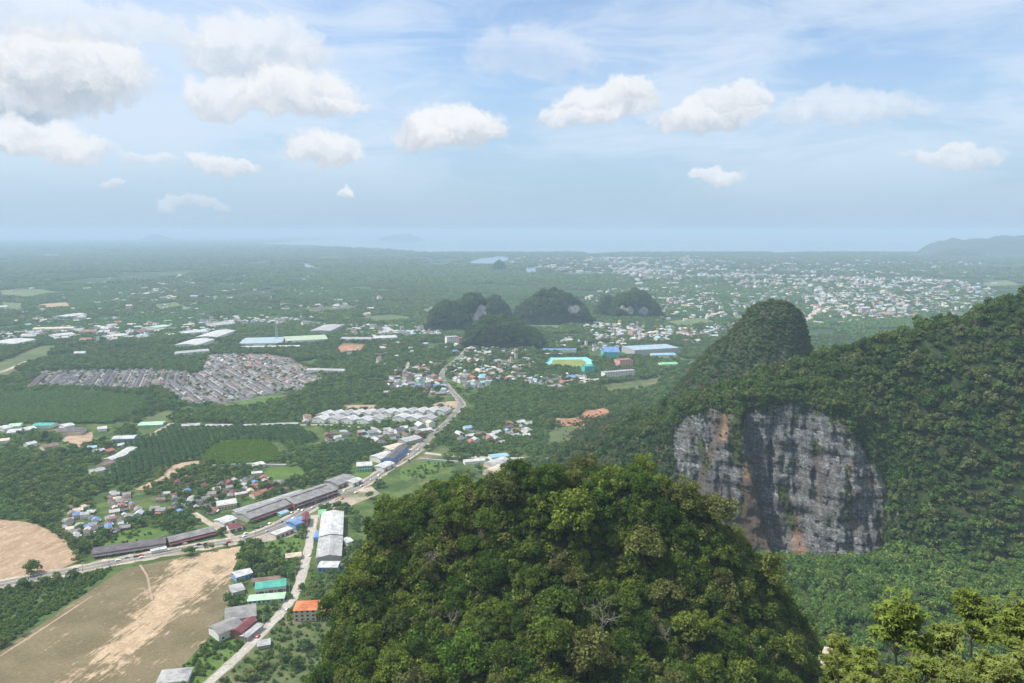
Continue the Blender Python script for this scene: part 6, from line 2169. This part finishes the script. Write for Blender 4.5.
# pale rock in front of them
rb_ = at_y(852, 652, 64)
r = np.random.RandomState(3)
u, v = np.meshgrid(np.linspace(0, 2 * math.pi, 28, endpoint=False), np.linspace(-1, 1, 14))
rad_ = np.sqrt(1 - v ** 2 * 0.98)
x, y, z = np.cos(u) * rad_, np.sin(u) * rad_, v
dsp = 0.75 + 0.5 * fbm(u * 1.6 + 10, v * 3, 7, 4)
rv = np.stack([x * dsp * 3.4, y * dsp * 1.6, z * dsp * 1.5], -1).reshape(-1, 3)
ii = np.arange(14 * 28).reshape(14, 28)
rf_ = np.stack([ii[:-1], np.roll(ii, -1, 1)[:-1], np.roll(ii, -1, 1)[1:], ii[1:]], -1).reshape(-1, 4)
M['pale_rock'] = ground_mat('pale_rock', (0.34, 0.29, 0.23), (0.50, 0.44, 0.36), 0.5, None, (0.35, 0.65), 2.0)
o = link('limestone_boulder', mesh_np('limestone_boulder', rv, rf_, M['pale_rock'], smooth=False), loc=tuple(rb_ - np.array([0, 0, 1.6])))
o.rotation_euler = (0.1, 0.45, 0.3)
tag(o, 'pale weathered limestone boulder showing between the foreground trees', 'boulder')


# ---- leafless trees on the near hill
def bare_tree(seed, hgt, lean):
    r = np.random.RandomState(seed)
    trunk, limbs = MB(), []

    def grow(mb, p, d, L, rad, depth):
        if depth == 0 or rad < 0.012:
            return
        m = p + d * L * 0.5 + Vector((r.normal(0, .06), r.normal(0, .06), r.normal(0, .04))) * L
        e = p + d * L
        mb.tube([p, m, e], [rad, rad * 0.85, rad * 0.65], 5)
        for k in range(2 + (r.rand() < 0.5)):
            nd = (d + Vector((r.normal(0, .55), r.normal(0, .55), r.normal(0.10, .4)))).normalized()
            grow(mb, e if k else m, nd, L * r.uniform(0.6, 0.85), rad * 0.62, depth - 1)
    d = Vector((lean, -0.1, 1)).normalized()
    top = d * hgt * 0.4
    trunk.tube([(0, 0, -1), top * 0.5 + Vector((0.12, 0, 0)), top], [0.30, 0.24, 0.19], 7)
    for k in range(5):
        mb = MB()
        a = 2 * math.pi * k / 5 + r.rand()
        grow(mb, top * r.uniform(0.55, 1.0), (d + Vector((math.cos(a) * .7, math.sin(a) * .7, 0.1))).normalized(), hgt * 0.24, 0.13, 5)
        limbs.append(mb)
    return trunk.mesh('trunk', M['pale_bark']), [m.mesh('limb', M['pale_bark']) for m in limbs]


Pm = MG.reshape(-1, 3)
mpx, mpy, _ = project(Pm)


def on_mound(px, py):
    d = (mpx - px) ** 2 + (mpy - py) ** 2 + np.where(np.repeat(labM.ravel()[:, None], 1, 1).ravel() < 3.2, 0, 1e6)
    return Pm[np.argmin(d)]


for (px, py, hgt, seed, lean, lab) in [(598, 630, 15, 11, 0.12, 'tall dead tree with bare pale branches on the near rounded hill'), (668, 640, 8, 12, -0.1, 'small leafless pale crown right of the tall dead tree'),
                                       (448, 628, 9, 13, 0.3, 'leafless grey branches among bushes on the western flank of the near hill'), (430, 560, 8, 14, 0.2, 'thin bare grey tree higher on the western flank of the near hill')]:
    p = on_mound(px, py)
    tk, lb = bare_tree(seed, hgt, lean)
    d = np.array([0, 0, CAM_Z]) - p
    d /= np.linalg.norm(d)
    p = p + d * 4.5
    t = thing('dead_tree', lab, 'dead tree', tuple(map(float, p - np.array([0, 0, 1.5]))), 0)
    part('trunk', tk, t)
    for m_ in lb:
        part('limb', m_, t)

# ---- cars on the roads and in the yards
CARP = {'white': plain('car_white', (0.75, 0.75, 0.74), 0.35, 0.03, 0.5, 0.5), 'silver': plain('car_silver', (0.42, 0.43, 0.44), 0.35, 0.03, 0.5, 0.5), 'black': plain('car_black', (0.02, 0.02, 0.025), 0.3, 0.03, 0.5, 0.5),
        'red': plain('car_red', (0.42, 0.03, 0.03), 0.35, 0.03, 0.5, 0.5), 'blue': plain('car_blue', (0.05, 0.10, 0.30), 0.35, 0.03, 0.5, 0.5)}
bd = MB()
bd.prism([(-2.2, 0.35), (2.2, 0.35), (2.25, 0.75), (1.1, 0.95), (0.55, 1.45), (-1.2, 1.5), (-1.9, 1.0), (-2.25, 0.9)], -0.86, 0.86)
gl = MB()
gl.prism([(1.02, 0.98), (0.56, 1.38), (-1.16, 1.42), (-1.72, 1.02)], -0.875, 0.875)
wh = MB()
wh.add([(math.cos(a) * .33, y, math.sin(a) * .33) for y in (-.1, .1) for a in np.linspace(0, 2 * math.pi, 10, endpoint=False)],
       [(i, (i + 1) % 10, (i + 1) % 10 + 10, i + 10) for i in range(10)] + [tuple(range(9, -1, -1)), tuple(range(10, 20))])
car_b, car_g, car_w = bd.mesh('body', CARP['white']), gl.mesh('window', M['glass']), wh.mesh('wheel', M['tyre'])
CARS = [((118, 561), 'white', 'in front of the dark roofed shophouse row, nearest the brown field'), ((127, 558), 'silver', 'in front of the dark roofed shophouse row'), ((136, 557), 'black', 'before the dark roofed shophouse row, next to the silver one'),
        ((141, 556), 'red', 'near the white canopy shed of the shophouse rows'), ((185, 544), 'white', 'before the red awning shophouse row'), ((199, 545), 'black', 'on the road past the red awning shophouses'),
        ((206, 546), 'black', 'on the sandy field side of the main road'), ((75, 569), 'silver', 'driving the main road between the two brown fields'), ((246, 534), 'white', 'by the kerb beyond the red roofed corner shop'),
        ((262, 527), 'blue', 'parked along the southern market hall'), ((270, 524), 'white', 'parked along the southern market hall'), ((292, 513), 'silver', 'near the turquoise canopy of the market halls'), ((299, 510), 'white', 'near the white canopy strip of the market halls'),
        ((306, 506), 'black', 'at the north end of the market halls'), ((318, 500), 'white', 'at the corner of the northern market hall'), ((342, 499), 'red', 'in the pale yard across from the grey warehouse'), ((356, 493), 'white', 'on the pale yard near the wide road'),
        ((371, 480), 'silver', 'driving the wide road below the mint green building'), ((393, 466), 'white', 'driving the wide road by the blue grey shophouses'), ((418, 450), 'white', 'driving the wide road where it bends'), ((440, 431), 'silver', 'on the wide road below the terrace blocks'),
        ((446, 426), 'white', 'parked by the terrace blocks'), ((436, 428), 'blue', 'parked by the terrace blocks'), ((309, 556), 'white', 'on the side road beside the white factory shed'), ((258, 637), 'red', 'on the side road by the workshops'), ((287, 610), 'silver', 'on the side road by the orange roofed apartments')]
mp = np.array(main_pts)
sp_ = np.array(side_pts)
for (px, py), colr, where in CARS:
    p = at(px, py)
    src_ = sp_ if 'side road' in where else mp
    j = int(np.argmin(np.hypot(src_[:, 0] - p[0], src_[:, 1] - p[1])))
    tt = src_[min(j + 1, len(src_) - 1)] - src_[max(j - 1, 0)]
    t = thing('parked_car' if 'driving' not in where else 'car', '%s car %s' % (colr, where), 'car', (p[0], p[1], 0.085), math.atan2(tt[1], tt[0]))
    part('body', car_b, t, CARP[colr])
    part('window', car_g, t)
    for sx in (-1.35, 1.35):
        for sy in (-0.82, 0.82):
            o = part('wheel', car_w, t)
            o.location = (sx, sy, 0.33)

lane_rs = np.random.RandomState(21)
dcum = np.concatenate([[0], np.cumsum(np.hypot(*np.diff(mp, axis=0).T))])
total = dcum[-1]
PLACES = ['between the two brown fields', 'past the shophouse rows', 'beside the sandy field', 'at the road fork', 'before the market halls', 'past the grey warehouse', 'by the blue grey shophouses', 'near the terrace blocks']
for k in range(22):
    q = 150 + (total - 200) * (k + 0.8 * lane_rs.rand()) / 22
    j = min(int(np.searchsorted(dcum, q)), len(mp) - 1)
    tt = mp[j] - mp[j - 1]
    tt /= np.hypot(*tt)
    pos = mp[j - 1] + tt * (q - dcum[j - 1])
    sgn = 1 if k % 2 else -1
    pos = pos + np.array([-tt[1], tt[0]]) * 2.6 * sgn
    colr = ['white', 'white', 'silver', 'black', 'red', 'white', 'silver', 'blue'][k % 8]
    t = thing('car', '%s car driving the main road, in traffic with other small cars' % colr, 'car', (pos[0], pos[1], 0.055), math.atan2(tt[1], tt[0]) + (math.pi if sgn > 0 else 0), '%s cars driving the main road' % colr)
    part('body', car_b, t, CARP[colr])
    part('window', car_g, t)
    for sx in (-1.35, 1.35):
        for sy in (-0.82, 0.82):
            o = part('wheel', car_w, t)
            o.location = (sx, sy, 0.33)
pole_m = MB()
pole_m.tube([(0, 0, -0.5), (0, 0, 9.5)], [0.24, 0.16], 7)
arm_m = MB()
arm_m.box(-1.2, 1.2, -0.1, 0.1, 8.7, 8.9)
arm_m.box(-0.9, 0.9, -0.1, 0.1, 7.7, 7.88)
pole_m, arm_m = pole_m.mesh('post', M['concrete']), arm_m.mesh('crossarm', M['concrete'])
for line, side, n_, nm in ((mp, -1, 26, 'main road'), (sp_, 1, 10, 'side road')):
    dc = np.concatenate([[0], np.cumsum(np.hypot(*np.diff(line, axis=0).T))])
    for k in range(n_):
        q = 40 + (dc[-1] - 60) * k / n_
        j = min(int(np.searchsorted(dc, q)), len(line) - 1)
        tt = line[j] - line[j - 1]
        tt = tt / np.hypot(*tt)
        pos = line[j - 1] + tt * (q - dc[j - 1]) + np.array([-tt[1], tt[0]]) * side * (8.2 if nm == 'main road' else 4.3)
        t = thing('utility_pole', 'thin concrete utility pole standing along the edge of the %s' % nm, 'utility pole', (pos[0], pos[1], 0), math.atan2(tt[1], tt[0]) + math.pi / 2, 'utility poles along the ' + nm)
        part('post', pole_m, t)
        part('crossarm', arm_m, t)

# ------------------------------------------------------------------ haze over the whole plain
hb = MB()
hb.box(-74000, 74000, -7000, 72000, -8.0, 345.0)
hz = bpy.data.materials.new('haze')
hz.use_nodes = True
ht = hz.node_tree
ht.nodes.remove(ht.nodes['Principled BSDF'])
pv = ht.nodes.new('ShaderNodeVolumePrincipled')
pv.inputs['Color'].default_value = (*HAZE_COLOR, 1)
pv.inputs['Density'].default_value = HAZE_DENSITY
pv.inputs['Anisotropy'].default_value = 0.0
ht.links.new(pv.outputs[0], ht.nodes['Material Output'].inputs['Volume'])
hz.cycles.homogeneous_volume = True
ho = link('haze', hb.mesh('haze', hz))
tag(ho, 'pale blue haze hanging over the plain and the sea', 'haze', kind='stuff')
